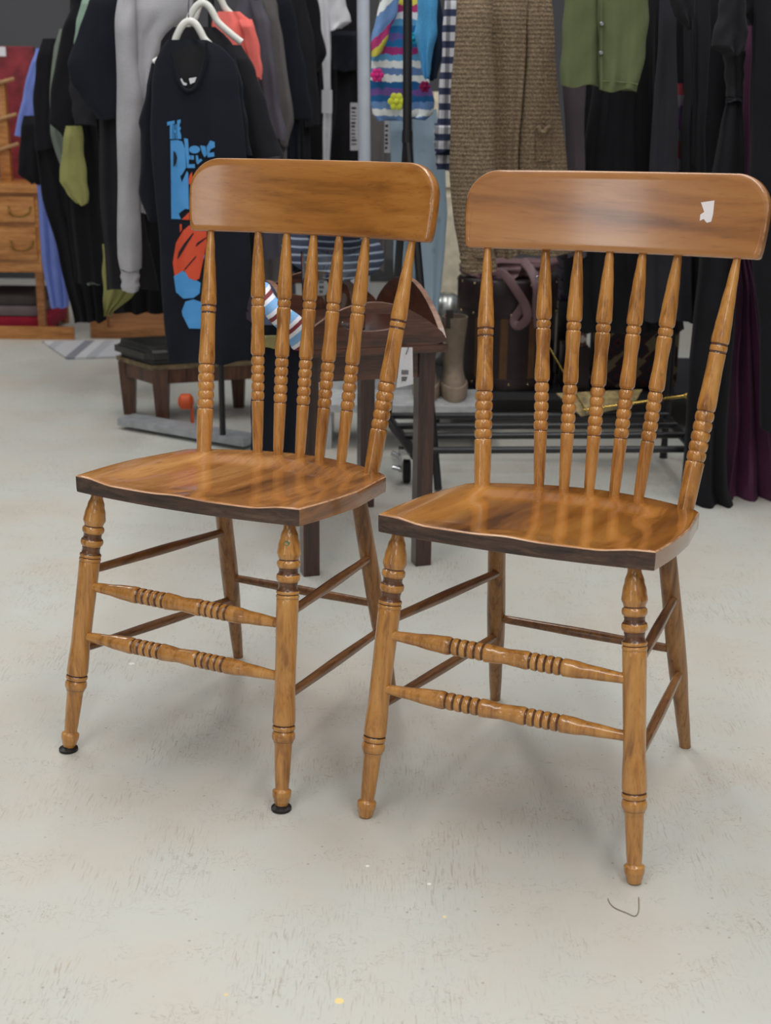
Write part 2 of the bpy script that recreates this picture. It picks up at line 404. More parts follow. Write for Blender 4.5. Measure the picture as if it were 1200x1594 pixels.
def make_chair(key, label, seatm, crestm, glides):
    D = CH[key]; px_, py_, rz = D['pose'][:3]
    root = thing('spindle_back_chair', label, 'chair', (px_, py_, 0), rz, None)
    RM = ROOTM[root.name]; inv = RM.inverted()
    L = {k: inv @ Vector(v) for k, v in D.items() if k != 'pose'}
    pl = lsq_plane([L['fcL'], L['fcR'], L['bL'], L['bR'], L['s0L'], L['s0R'], L['s3L']])
    zp = lambda x, y: pl[0]+pl[1]*x+pl[2]*y
    x0 = (L['fcL'].x+L['fcR'].x)/2; hw = (L['fcR'].x-L['fcL'].x)/2; yf = L['fcL'].y
    hn = (L['nR'].x-L['nL'].x)/2; yn = L['nR'].y; hb = (L['bR'].x-L['bL'].x)/2; yb = L['bR'].y
    ys3 = L['s3L'].y; TH = .0275
    # --- seat outline
    out = []
    for k in range(33):
        u = -1+2*k/32; out.append((x0+u*hw, yf-.018*(1-u*u)))
    for k in range(1, 13):
        u = k/12; out.append((x0+hw+(hn-hw)*u+.003*math.sin(PI*u), yf+(yn-yf)*u))
    for k in range(1, 9):
        u = k/8; out.append((x0+hn+(hb-hn)*u, yn+(yb-yn)*u+.0*u))
    yc = ys3+.026; yk = yb+.026; xk = hb-.010
    out.append((x0+hb-.001, yb+.012))
    for k in range(25):
        u = 1-2*k/24; out.append((x0+u*xk, yk+(yc-yk)*(1-u*u)))
    out.append((x0-hb+.001, yb+.012))
    for k in range(8):
        u = 1-k/8; out.append((x0-hn-(hb-hn)*u, yn+(yb-yn)*u))
    for k in range(12):
        u = 1-k/12; out.append((x0-hw-(hn-hw)*u-.003*math.sin(PI*u), yf+(yn-yf)*u))
    cx, cy = x0, -.02
    ydeck = lambda x: ys3-.026-1.6*(x-x0)**2
    def top(x, y):
        xx = abs(x-x0)
        s = (1-sstep(.118, .172, xx))*(1-sstep(-.055, .0, y-ydeck(x)))
        s2 = .45+.55*sstep(yf-.03, yf+.06, y)
        bulge = 0.0025*math.exp(-((x-x0)/.03)**2)*(1-sstep(-.19, -.06, y))
        return zp(x, y) - .0105*s*s2 + bulge*s
    bm = bmesh.new(); N = len(out); NR = 26
    S = [1, .992, .984]+[.984*(1-k/(NR-2))**.9 for k in range(1, NR-2)]
    rt = []
    for si, s in enumerate(S):
        rt.append([bm.verts.new((cx+(x-cx)*s, cy+(y-cy)*s, top(cx+(x-cx)*s, cy+(y-cy)*s)-(.0022 if si == 0 else .0004 if si == 1 else 0))) for x, y in out])
    ctr = bm.verts.new((cx, cy, top(cx, cy)))
    ed = []
    for j, (s, dz) in enumerate(((1.0, .3), (1.0, .7), (.998, .95), (.985, 1.0), (.9, 1.0))):
        row = []
        for x, y in out:
            X, Y = cx+(x-cx)*s, cy+(y-cy)*s
            zt = top(x, y)-.0022; zb = zp(X, Y)-TH
            row.append(bm.verts.new((X, Y, zt+(zb-zt)*dz)))
        ed.append(row)
    rows = [rt[0]]+ed
    for a, b in zip(rows[:-1], rows[1:]):
        for k in range(N):
            f = bm.faces.new((a[k], a[(k+1) % N], b[(k+1) % N], b[k])); f.material_index = 1 if k < 32 else 0
    bm.faces.new(ed[-1][::-1])
    for ri, (a, b) in enumerate(zip(rt[:-1], rt[1:])):
        for k in range(N):
            f = bm.faces.new((b[k], b[(k+1) % N], a[(k+1) % N], a[k]))
            if ri == 0 and (k < 54 or k > 84): f.material_index = 2
    for k in range(N): bm.faces.new((ctr, rt[-1][(k+1) % N], rt[-1][k]))
    obj('seat', bm, [seatm, W_EDGE, W_WORN], root, local=True)
    # --- legs
    for s in 'LR':
        a = L['ft'+s].copy(); b = L['ff'+s].copy()
        if glides: b = b + (a-b).normalized()*.006
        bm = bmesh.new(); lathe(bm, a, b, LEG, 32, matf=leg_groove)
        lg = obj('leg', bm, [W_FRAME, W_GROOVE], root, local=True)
        if glides:
            g = L['ff'+s]; bm = bmesh.new()
            lathe(bm, (g.x, g.y, .0), (g.x, g.y, .009), [(0, .0135), (.15, .015), (.5, .0148), (.75, .009), (1, .0085)], 24)
            go = obj('foot_glide', bm, GLIDE, lg, local=True); go['label'] = 'black metal foot glide'
        a = L['bt'+s].copy(); b = L['bf'+s].copy()
        a = a+(a-b).normalized()*.006
        bm = bmesh.new(); lathe(bm, a, b, BACKLEG, 28)
        o = obj('leg', bm, W_BACKLEG, root, local=True); o['label'] = 'plain tapered back leg'
    # --- stretchers
    for nm in ('front_upper', 'front_lower'):
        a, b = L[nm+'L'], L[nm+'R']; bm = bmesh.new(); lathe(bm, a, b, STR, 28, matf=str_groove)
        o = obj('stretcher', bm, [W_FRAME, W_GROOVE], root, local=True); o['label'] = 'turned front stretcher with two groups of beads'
    for nm in ('side_upper', 'side_lower'):
        for s in 'LR':
            bm = bmesh.new(); lathe(bm, L[nm+'_front'+s], L[nm+'_back'+s], SIDE, 20); obj('stretcher', bm, W_PLAIN, root, local=True)
    bm = bmesh.new(); lathe(bm, L['back_barL'], L['back_barR'], SIDE, 20); obj('stretcher', bm, W_PLAIN, root, local=True)
    # --- spindles
    for k in range(7):
        s = 'L' if k < 3 else 'R'; i = min(k, 6-k)
        a = L['t%d' % i+s]; b = L['s%d' % i+s]
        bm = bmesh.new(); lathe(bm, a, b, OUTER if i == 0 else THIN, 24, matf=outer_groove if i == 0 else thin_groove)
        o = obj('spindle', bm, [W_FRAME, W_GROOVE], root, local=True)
        if i == 0: o['label'] = 'thicker outer spindle'
    # --- crest rail
    xc = (L['t0L'].x+L['t0R'].x)/2; xt = (L['t0R'].x-L['t0L'].x)/2
    y3 = L['t3L'].y; y0 = (L['t0L'].y+L['t0R'].y)/2; q = (y0-y3)/xt**2
    zc = (L['t0L'].z+L['t0R'].z)/2; zs = (L['t0R'].z-L['t0L'].z)/(2*xt)
    d = (L['t3L']-L['s3L']); lean = d.y/d.z
    H = .1195; HW = xt+.034; Rr = .05; T = .0108; er = .0045
    def pt(x, v, dep):
        c = Vector((xc+x, y3+q*x*x, zc+zs*x-.002)); l = math.sqrt(1+lean*lean)
        nrm = Vector((-2*q*x, 1, -lean)).normalized()
        return c+Vector((0, lean/l, 1/l))*v + nrm*dep
    # outline (x, v)
    ol = []
    wv = lambda v: HW + .005*math.sin(PI*min(1, v/(H-Rr)*.5))
    for k in range(41): ol.append((-HW+.006+(2*HW-.012)*k/40, 0))
    for k in range(1, 6): a_ = PI/2*k/5; ol.append((HW-.006+.006*math.sin(a_), .006-.006*math.cos(a_)))
    for k in range(1, 9): v = .006+(H-Rr-.006)*k/8; ol.append((wv(v), v))
    wt = wv(H-Rr)
    for k in range(1, 13): a_ = PI/2*k/12; ol.append((wt-Rr+Rr*math.cos(a_), H-Rr+Rr*math.sin(a_)))
    for k in range(1, 33): ol.append(((wt-Rr)*(1-2*k/32), H))
    for k in range(1, 13): a_ = PI/2*k/12; ol.append((-wt+Rr-Rr*math.sin(a_), H-Rr+Rr*math.cos(a_)))
    for k in range(1, 9): v = H-Rr-(H-Rr-.006)*k/8; ol.append((-wv(v), v))
    for k in range(1, 5): a_ = PI/2*k/5; ol.append((-HW+.006-.006*math.sin(a_), .006-.006*math.cos(a_)))
    bm = bmesh.new(); N = len(ol); cv = H*.5
    def inset(p, e):   # shrink the outline evenly, keeping x proportion
        x, v = p; return (x*(1-e/HW), cv+(v-cv)*(1-e/cv))
    loops = []
    for dep, e in ((-T, er*1.0), (-T+.0013, er*.3), (-T+er, 0), (T-er, 0), (T-.0013, er*.3), (T, er*1.0)):
        loops.append([bm.verts.new(pt(*inset(p, e), dep)) for p in ol])
    for li, (a, b) in enumerate(zip(loops[:-1], loops[1:])):
        for k in range(N):
            f = bm.faces.new((a[k], a[(k+1) % N], b[(k+1) % N], b[k]))
            if li == 1 and 44 < k < N-14: f.material_index = 1
    # front/back fill in vertical strips so that the curve stays smooth
    for lp, dep in ((loops[0], -T), (loops[-1], T)):
        prev = lp
        for s in (.85, .65, .45, .25, .1):
            cur = [bm.verts.new(pt(inset(p, er)[0], cv+(inset(p, er)[1]-cv)*s, dep)) for p in ol]
            for k in range(N):
                bm.faces.new((prev[k], prev[(k+1) % N], cur[(k+1) % N], cur[k]))
            prev = cur
        # zip closed across the middle (bottom row index k <-> top row)
        for k in range(N):
            pass
        mid = [bm.verts.new(pt(inset(p, er)[0], cv, dep)) for p in ol]
        for k in range(N): bm.faces.new((prev[k], prev[(k+1) % N], mid[(k+1) % N], mid[k]))
    crest = obj('crest_rail', bm, [crestm, W_WORN], root, local=True)
    return root, crest, L, pt

def decal(name, polys, target, mat, parent, off=.0015, Yhint=2.0, cut=None, direction=None):
    """flat shapes given in picture pixels, laid on the surface of target and kept there as thin real geometry"""
    rm = ROOTM[target.name]
    me = target.data
    tree = BVHTree.FromPolygons([rm @ v.co for v in me.vertices], [tuple(p.vertices) for p in me.polygons])
    bm = bmesh.new(); o0 = Vector((0, 0, CH_))
    for poly in polys:
        vs_ = []
        for (u, v) in poly:
            d = (FW + RT*((u-600)/FPX) - UP*((v-797)/FPX)).normalized()
            hit = tree.ray_cast(o0, d)
            p = hit[0] if hit[0] is not None else at(u, v, Yhint)
            vs_.append(bm.verts.new(p))
        try: bm.faces.new(vs_)
        except Exception: continue
    bmesh.ops.triangulate(bm, faces=bm.faces, ngon_method='EAR_CLIP')
    for _ in range(3 if cut is None else cut):
        es = [e for e in bm.edges if e.calc_length() > .012]
        if not es: break
        bmesh.ops.subdivide_edges(bm, edges=es, cuts=1)
        bmesh.ops.triangulate(bm, faces=bm.faces)
    for v in bm.verts:
        d = (v.co-o0).normalized(); hit = tree.ray_cast(o0, d)
        if hit[0] is not None:
            v.co = hit[0] - d*off
    bmesh.ops.remove_doubles(bm, verts=bm.verts, dist=1e-5)
    return obj(name, bm, mat, parent)

chA, crestA, LA, ptA = make_chair('A', 'honey varnished spindle back chair standing behind and left, black glides under its front feet', W_SEAT_A, W_CREST_A, True)
chB, crestB, LB, ptB = make_chair('B', 'honey varnished spindle back chair nearer the camera, torn white sticker on its crest rail', W_SEAT_B, W_CREST_B, False)
st = decal('sticker_remnant', [[(1091, 315), (1112, 312), (1110, 333), (1107, 345), (1100, 347), (1095, 341), (1089, 344), (1090, 334), (1096, 330)]], crestB, STICK, chB, off=.0006)
st['label'] = 'torn white paper sticker remnant'
legA = [o for o in bpy.data.objects if o.parent == chA and o.name.startswith('leg')][2]
g = decal('paint_smudge', [[(446+5*math.cos(k*PI/5)*(1+.2*math.sin(3*k)), 846+4*math.sin(k*PI/5)) for k in range(10)]], legA, GREENP, legA, off=.0004)
g['label'] = 'small green paint smudge'

# ------------------------------------------------------------------ garments
BLACK = cloth('black_cotton', rgb(24, 24, 28)); NAVY = cloth('navy_black_jersey', rgb(27, 30, 39)); CHAR = cloth('charcoal_cotton', rgb(44, 44, 50))
LBLACK = cloth('washed_black_cotton', rgb(34, 34, 38)); GREYM = cloth('light_grey_marl', rgb(172, 171, 176), var=.1, weave=420); DGREY = cloth('slate_grey_jersey', rgb(86, 84, 94))
TGREY = cloth('taupe_grey_jersey', rgb(100, 96, 96)); CORAL = cloth('coral_cotton', rgb(246, 118, 110)); PERI = cloth('periwinkle_cotton', rgb(118, 136, 208))
OLIVE = cloth('yellow_olive_cotton', rgb(148, 148, 92)); SAGE = cloth('sage_grey_cotton', rgb(118, 128, 118)); MINT = cloth('pale_green_cotton', rgb(142, 168, 150))
WHITEC = cloth('white_cotton', rgb(222, 222, 228)); KHAKI = cloth('khaki_green_twill', rgb(96, 104, 72), var=.1); MAUVE = cloth('mauve_grey_felt', rgb(82, 74, 80))
SKY = cloth('sky_blue_towelling', rgb(88, 168, 222), weave=300, bump=.6); PLUM = cloth('plum_jersey', rgb(78, 40, 66), rough=.6); INK = cloth('ink_blue_cloth', rgb(32, 46, 66))
PALEB = cloth('pale_grey_blue_denim', rgb(146, 168, 184)); CREAM = plain('cream_paint', rgb(222, 212, 190), .5)
def knit():
    t = NT('brown_marl_knit'); v = t.coords((1, 1, 1))
    n = t.n('ShaderNodeTexNoise', i_Scale=230.0, i_Detail=2.0); t.l(v, n.inputs['Vector'])
    n1 = t.n('ShaderNodeTexNoise', i_Scale=8.0); t.l(v, n1.inputs['Vector'])
    r = t.ramp(n.outputs[0], [(.32, rgb(92, 76, 60)), (.5, rgb(124, 106, 84)), (.68, rgb(158, 140, 116))])
    wv = t.n('ShaderNodeTexWave', wave_type='BANDS', bands_direction='Z'); wv.inputs['Scale'].default_value = 30; wv.inputs['Distortion'].default_value = 3; wv.inputs['Detail'].default_value = 2
    wv.inputs['Detail Scale'].default_value = 12
    t.l(v, wv.inputs['Vector'])
    c = t.mix(.22, r.outputs[0], t.ramp(wv.outputs[0], [(0, rgb(90, 72, 54)), (1, rgb(166, 142, 112))]).outputs[0])
    t.l(c, t.b.inputs['Base Color']); t.set(Roughness=.95)
    t.bump(t.math('ADD', wv.outputs[0], t.math('MULTIPLY', n.outputs[0], .8)), .8, .004); return t.m
KNIT = knit()
def stripes(name, cols, scale, kind='Object', ax=2, wob=.0, rot=(0, 0, 0)):
    t = NT(name); v = t.coords((1, 1, 1), kind, rot)
    sp = t.n('ShaderNodeSeparateXYZ'); t.l(v, sp.inputs[0])
    n = t.n('ShaderNodeTexNoise', i_Scale=60.0); t.l(v, n.inputs['Vector'])
    f = t.math('ADD', t.math('MULTIPLY', sp.outputs[ax], scale), t.math('MULTIPLY', n.outputs[0], wob))
    f = t.math('FRACT', f)
    k = len(cols)
    r = t.ramp(f, [(i/k, c) for i, c in enumerate(cols)], 'CONSTANT')
    t.l(r.outputs[0], t.b.inputs['Base Color']); t.set(Roughness=.9)
    n2 = t.n('ShaderNodeTexNoise', i_Scale=400.0); t.l(v, n2.inputs['Vector']); t.bump(n2.outputs[0], .5, .002)
    return t.m
STRIPEK = stripes('multicolour_striped_knit', [rgb(104, 140, 190), rgb(226, 232, 232), rgb(104, 140, 190), rgb(22, 92, 148), rgb(110, 80, 150), rgb(22, 92, 148), rgb(226, 232, 232), rgb(96, 130, 180),
                   rgb(226, 232, 232), rgb(90, 160, 206), rgb(164, 50, 120), rgb(28, 110, 170), rgb(100, 90, 160), rgb(28, 110, 170), rgb(92, 160, 206), rgb(226, 230, 235), rgb(180, 54, 116), rgb(206, 196, 80), rgb(180, 54, 116), rgb(108, 144, 196)], 2.9, wob=.05)
STRIPES2 = stripes('multicolour_striped_knit_sleeve', [rgb(104, 140, 190), rgb(226, 232, 232), rgb(22, 92, 148), rgb(120, 80, 150), rgb(22, 92, 148), rgb(226, 232, 232), rgb(100, 160, 206), rgb(226, 232, 232),
                   rgb(180, 54, 116), rgb(206, 196, 80), rgb(180, 54, 116), rgb(108, 144, 196)], 4.6, wob=.05, rot=(0, .75, 0))
def plaid():
    t = NT('navy_white_plaid'); v = t.coords((1, 1, 1)); sp = t.n('ShaderNodeSeparateXYZ'); t.l(v, sp.inputs[0])
    def band(o, s, w): return t.math('LESS_THAN', t.math('FRACT', t.math('MULTIPLY', t.math('ADD', o, 3.0), s)), w)
    a = band(sp.outputs[2], 27, .45); b = band(sp.outputs[0], 42, .45)
    c = t.mix(a, rgb(206, 206, 212), rgb(52, 62, 92)); c2 = t.mix(t.math('MULTIPLY', b, .62), c, rgb(26, 32, 54))
    t.l(c2, t.b.inputs['Base Color']); t.set(Roughness=.9); return t.m
PLAID = plaid()
def floral():
    t = NT('pale_blue_floral_denim'); v = t.coords((1, 1, 1)); vo = t.n('ShaderNodeTexVoronoi', i_Scale=22.0); t.l(v, vo.inputs['Vector'])
    n = t.n('ShaderNodeTexNoise', i_Scale=5.0); t.l(v, n.inputs['Vector'])
    m = t.ramp(vo.outputs['Distance'], [(.18, (1, 1, 1, 1)), (.32, (0, 0, 0, 1))])
    pm = t.ramp(n.outputs[0], [(.5, (0, 0, 0, 1)), (.58, (1, 1, 1, 1))])
    cc = t.mix(vo.outputs['Color'], rgb(70, 110, 190), rgb(80, 110, 104))
    c = t.mix(t.math('MULTIPLY', t.math('MULTIPLY', m.outputs[0], pm.outputs[0]), .8), rgb(160, 182, 200), cc)
    t.l(c, t.b.inputs['Base Color']); t.set(Roughness=.9); return t.m
FLORAL = floral()

def tube(rows, T=.018, folds=3, amp=.006, seed=0, n=56, m=44, hem=True, grow=1.0):
    """a hanging cloth body: rows of (y_px, x_left_px, x_right_px, Y) from top to bottom become a flattened, folded tube of cloth"""
    rnd = random.Random(seed); ph = [rnd.uniform(0, 6.28) for _ in range(6)]
    ks = [r[0] for r in rows]; bm = bmesh.new(); R = []
    def interp(y):
        for i in range(len(rows)-1):
            if rows[i][0] <= y <= rows[i+1][0]:
                u = (y-rows[i][0])/(rows[i+1][0]-rows[i][0]); u = u*.6+.4*u*u*(3-2*u)
                return [rows[i][j]+(rows[i+1][j]-rows[i][j])*u for j in range(1, len(rows[i]))]
        return list(rows[-1][1:])
    for i in range(m+1):
        v = i/m; y = ks[0]+(ks[-1]-ks[0])*v
        q = interp(y); xl, xr = q[0], q[1]; Yl = q[2]; Yr = q[3] if len(q) > 3 else q[2]
        a = at(xl, y, Yl); b = at(xr, y, Yr); c = (a+b)/2; h = (b-a)/2
        env = .25+.75*v*grow if grow else 1.0
        tk = T*min(1.0, .25+v*6)*(1 if i < m else .96)
        ring = []
        for k in range(n):
            th = 2*PI*k/n; cs, sn = math.cos(th), math.sin(th)
            fo = amp*env*(math.sin(folds*cs*3.0+ph[0]+.5*math.sin(v*3+ph[1])) + .35*math.sin(folds*cs*5.1+ph[2]+v*1.5) + .25*math.sin(v*14+cs*5+ph[4]))
            p = c + h*cs + Vector((0, 1, 0))*(-tk*sn*(abs(sn)**-.3 if abs(sn) > 1e-6 else 0)+fo)
            p.x += .0015*math.sin(v*16+ph[3])*(1 if cs > 0 else -1)*abs(cs)
            if i == m and hem: p.z += .004*math.sin(folds*cs*2+ph[5])
            ring.append(bm.verts.new(p))
        R.append(ring)
    for i in range(m):
        for k in range(n): bm.faces.new((R[i][k], R[i][(k+1) % n], R[i+1][(k+1) % n], R[i+1][k]))
    bm.faces.new(R[0][::-1]); bm.faces.new(R[-1]); return bm
def rowsY(rows, Y, Yr=None): return [(y, a, b, Y, Y if Yr is None else Yr) for y, a, b in rows]
GSEED = [0]
def garment(name, label, cat, Y, parts, group=None, Yr=None):
    """parts: list of (part name, rows, material, dict of tube options); the first is the body"""
    y0 = parts[0][1]; mid = at((y0[0][1]+y0[0][2])/2, y0[-1][0], Y)
    if len(parts) == 1:
        pn, rows, mat, kw = parts[0]; GSEED[0] += 1; kw = dict(kw); kw.pop('dY', 0)
        return single(name, tube(rowsY(rows, Y, Yr), seed=GSEED[0], **kw), mat, label, cat, group)
    root = thing(name, label, cat, (mid.x, Y, mid.z), 0, group); root_parts = []
    for pn, rows, mat, kw in parts:
        GSEED[0] += 1; kw = dict(kw); dY = kw.pop('dY', 0)
        root_parts.append(obj(pn, tube(rowsY(rows, Y+dY, None if Yr is None else Yr+dY), seed=GSEED[0], **kw), mat, root))
    return root, root_parts

# navy printed tee, nearest on the rack
tee, tp = garment('printed_t_shirt', 'navy oversized tee with blue lettering and red and blue print, nearest on the left rack', 't-shirt', 3.4, [
    ('shirt_body', [(62, 262, 322), (78, 250, 352), (98, 241, 366), (130, 236, 372), (200, 234, 380), (300, 242, 386), (400, 250, 391), (500, 256, 392), (562, 262, 392)], NAVY, dict(T=.03, folds=3, amp=.007)),
    ('sleeve', [(98, 236, 254), (140, 228, 250), (190, 216, 248), (205, 220, 248), (300, 217, 250), (342, 230, 250)], NAVY, dict(T=.02, folds=1, amp=.004, dY=.035)),
    ('sleeve', [(90, 350, 368), (140, 356, 378), (200, 360, 386), (244, 364, 392)], NAVY, dict(T=.02, folds=1, amp=.004, dY=.035)),
])
PB = plain('blue_print_ink', rgb(74, 150, 214), .7, var=.03); PR = plain('orange_red_print_ink', rgb(214, 78, 46), .7, var=.03); DK = plain('dark_print_gap', rgb(26, 26, 34), .9, var=.02)
def z8(pts): return [(240+x/4.425, 170+y/4.425) for x, y in pts]
def ell(cx, cy, rx, ry, n=16): return [(cx+rx*math.cos(2*PI*k/n), cy+ry*math.sin(2*PI*k/n)) for k in range(n)]
blue = [[(88, 88), (140, 78), (140, 100), (128, 103), (128, 205), (108, 205), (108, 108), (90, 114)],
        [(132, 108), (140, 106), (140, 145), (147, 145), (147, 104), (154, 102), (154, 205), (147, 205), (147, 162), (140, 162), (140, 205), (132, 205)],
        [(158, 76), (182, 70), (182, 94), (168, 98), (168, 122), (182, 122), (182, 142), (168, 142), (168, 180), (186, 180), (186, 205), (158, 205)],
        [(112, 215), (160, 212), (192, 222), (212, 270), (220, 400), (195, 445), (148, 498), (190, 503), (226, 425), (234, 440), (240, 690), (215, 685), (175, 640), (148, 570), (150, 660), (165, 710), (185, 758), (118, 755), (126, 600), (116, 400)],
        [(205, 200), (232, 204), (240, 300), (236, 350), (238, 405), (226, 405)], [(228, 380), (280, 378), (280, 405), (228, 405)],
        ell(278, 278, 38, 27), [(232, 318), (272, 318), (274, 348), (234, 346)], [(286, 318), (300, 318), (306, 350), (290, 368)],
        [(316, 250), (352, 254), (364, 312), (346, 332), (330, 300)], [(360, 262), (386, 215), (416, 226), (418, 262), (388, 276), (374, 302), (412, 296), (414, 326), (368, 332)],
        [(290, 372), (306, 352), (320, 340), (332, 352), (300, 380)],
        [(135, 1150), (195, 1110), (230, 1165), (290, 1190), (320, 1196), (312, 1270), (270, 1300), (200, 1305), (150, 1260)],
        [(215, 1325), (270, 1310), (330, 1330), (346, 1500), (338, 1512), (240, 1510), (195, 1420), (190, 1390)],
        [(345, 980), (330, 1010), (312, 1060), (306, 1100), (318, 1085), (350, 1010)]]
red = [[(240, 800), (362, 812), (362, 930), (325, 1000), (302, 1100), (310, 1168), (282, 1180), (240, 1165), (205, 1108), (140, 1148), (128, 1060), (150, 920), (200, 836)],
       [(188, 760), (243, 762), (243, 708)], [(262, 432), (246, 450), (238, 480), (240, 520), (262, 500)], [(176, 792), (190, 792), (190, 830), (178, 850)]]
gaps = [[(132, 285), (148, 300), (158, 335), (150, 375), (132, 400), (138, 345)], [(158, 1030), (168, 985), (205, 925), (268, 850), (272, 858), (212, 932), (176, 990), (164, 1032)],
        [(284, 942), (298, 918), (360, 880), (360, 888), (304, 924), (288, 946)], [(206, 1102), (286, 1010), (290, 1018), (214, 1106)], [(250, 314), (252, 314), (254, 350), (252, 350)], [(275, 318), (284, 318), (288, 368), (280, 368)]]
body = tp[0]
for pl_, m_, of, lb in ((blue, PB, .003, 'blue lettering or shape of the print'), (red, PR, .0036, 'orange red shape of the print'), (gaps, DK, .0046, 'dark gap inside the print')):
    for p_ in pl_:
        o = decal('printed_shape', [z8(p_)], body, m_, tee, off=of, Yhint=3.36, cut=5); o['label'] = lb
NECKM = plain('neck_shade_black', rgb(14, 14, 19), .95)
# black patch paints the shade inside the neck, with white hanger showing through
neck = [(269, 78), (275, 100), (280, 122), (287, 135), (296, 138), (305, 130), (313, 108), (318, 84), (319, 66), (300, 78), (282, 82)]
o = decal('neck_shade_patch', [neck], body, NECKM, tee, off=.0015, Yhint=3.36, cut=5); o['label'] = 'black patch painted as the shade inside the round neck'
o = decal('care_label', [[(276, 124), (283, 122), (286, 128), (291, 130), (290, 133), (281, 132)], [(294, 122), (306, 120), (303, 128), (296, 131)]], body, WHITEC, tee, off=.0026, Yhint=3.36)
bm = bmesh.new(); pipe(bm, [at(x, y, 3.362) for x, y in [(266, 82), (272, 102), (278, 124), (286, 138), (296, 141), (306, 133), (315, 110), (320, 86), (321, 66)]], .0045, 8, smooth=6)
obj('collar_rib', bm, NAVY, tee)

# white plastic hangers
HW_ = plain('white_hanger_plastic', rgb(226, 226, 220), .35, var=.02)
def hanger(dx, dy, Y, label, sc=1.0):
    c = at(294+dx, 60+dy, Y)
    root = thing('clothes_hanger', label, 'hanger', (c.x, Y, c.z), 0, None)
    P = lambda x, y: at(294+dx+(x-294)*sc, 60+dy+(y-60)*sc, Y)
    bm = bmesh.new()
    pipe(bm, [P(x, y) for x, y in [(240, 96), (252, 88), (267, 76), (274, 57), (281, 42), (289, 33), (297, 31), (305, 36), (312, 47), (319, 60), (336, 76), (356, 92)]], .0085, 10, smooth=5, flat=.8, updir=(0, 1, 0))
    obj('hanger_frame', bm, HW_, root)
    bm = bmesh.new(); t = P(294, 32)
    pipe(bm, [t, t+Vector((0, 0, .03)), t+Vector((.004, 0, .055)), t+Vector((.018, 0, .07)), t+Vector((.030, 0, .058))], .0018, 8, smooth=4)
    obj('hook', bm, STEEL, root); return root
STEEL = plain('bright_steel', rgb(190, 192, 196), .25, metal=1.0, var=.02)
hanger(0, 2, 3.425, 'white plastic hanger inside the navy printed tee')
hanger(20, -26, 3.575, 'white plastic hanger behind the navy printed tee, holding a black top')
hanger(34, -46, 3.73, 'white plastic hanger in the coral tee, cut by the top of the photo', .95)

# garments behind the tee, to the right
def slv(rows, mat, **kw): return ('sleeve', rows, mat, dict(T=.02, folds=1, amp=.004, **kw))
bodyk = dict(T=.02, folds=3, amp=.006)
garment('long_sleeved_top', 'black long sleeved top just behind the navy printed tee', 'top', 3.56, [
    ('shirt_body', [(42, 270, 335), (60, 252, 356), (100, 246, 382), (160, 246, 396), (260, 250, 400), (400, 262, 408), (520, 268, 392)], LBLACK, bodyk),
    slv([(70, 350, 376), (110, 360, 398), (160, 372, 414), (220, 384, 432), (244, 392, 442)], LBLACK, dY=-.03)])
garment('coral_t_shirt', 'coral red tee between black tops on the left rack', 't-shirt', 3.72, [
    ('shirt_body', [(18, 340, 372), (34, 330, 392), (70, 328, 400), (140, 330, 402), (330, 330, 404)], CORAL, bodyk),
    slv([(30, 372, 392), (60, 380, 402), (100, 388, 408), (122, 398, 408)], CORAL, dY=-.02)])
garment('slate_t_shirt', 'slate grey tee hanging right behind the coral one', 't-shirt', 3.87, [
    ('shirt_body', [(-6, 372, 398), (20, 366, 412), (80, 366, 424), (180, 366, 430), (400, 372, 436)], DGREY, bodyk),
    slv([(2, 388, 408), (40, 398, 421), (90, 404, 427), (160, 410, 436), (215, 418, 446)], DGREY, dY=-.02)])
garment('taupe_t_shirt', 'taupe grey tee hanging between the slate and the black tees', 't-shirt', 4.02, [
    ('shirt_body', [(-14, 400, 424), (10, 400, 432), (80, 400, 440), (200, 400, 446), (440, 398, 456)], TGREY, bodyk),
    slv([(0, 410, 430), (60, 418, 440), (130, 424, 450), (190, 428, 458), (226, 436, 448)], TGREY, dY=-.02)])
garment('black_t_shirt', 'black tee beside the taupe one, sleeve hem stitched', 't-shirt', 4.17, [
    ('shirt_body', [(-30, 420, 446), (20, 424, 456), (100, 424, 464), (250, 430, 468), (420, 436, 468)], NAVY, bodyk),
    slv([(-20, 430, 448), (50, 436, 464), (120, 444, 478), (186, 452, 486)], NAVY, dY=-.02)])
garment('black_t_shirt', 'washed black tee, second of the black ones right of the taupe tee', 't-shirt', 4.32, [
    ('shirt_body', [(-40, 440, 470), (20, 446, 476), (100, 446, 480), (250, 450, 484), (340, 452, 486)], LBLACK, bodyk),
    slv([(-30, 452, 470), (60, 462, 488), (120, 470, 494), (196, 474, 498)], LBLACK, dY=-.02)])
garment('black_t_shirt', 'black tee whose short sleeve sticks out beside the white tee', 't-shirt', 4.47, [
    ('shirt_body', [(-50, 462, 490), (20, 466, 494), (100, 466, 498), (190, 470, 500)], BLACK, bodyk),
    slv([(-40, 470, 490), (40, 476, 500), (84, 478, 508), (112, 484, 496)], BLACK, dY=-.02)])
garment('white_t_shirt', 'white tee with short sleeve hanging left of the white rack post', 't-shirt', 4.6, [
    ('shirt_body', [(-30, 494, 520), (30, 496, 516), (100, 502, 514), (160, 504, 516), (250, 502, 514)], WHITEC, dict(T=.015, folds=2, amp=.004)),
    slv([(-30, 508, 530), (10, 510, 540), (34, 512, 547), (46, 514, 530)], WHITEC, dY=-.03)])
tg = single('size_tag', box(bmesh.new(), at(501, 176, 4.55), at(517, 140, 4.552)), [WHITEC], 'white tag with dark printing on the white tee', 'tag', smooth=False)
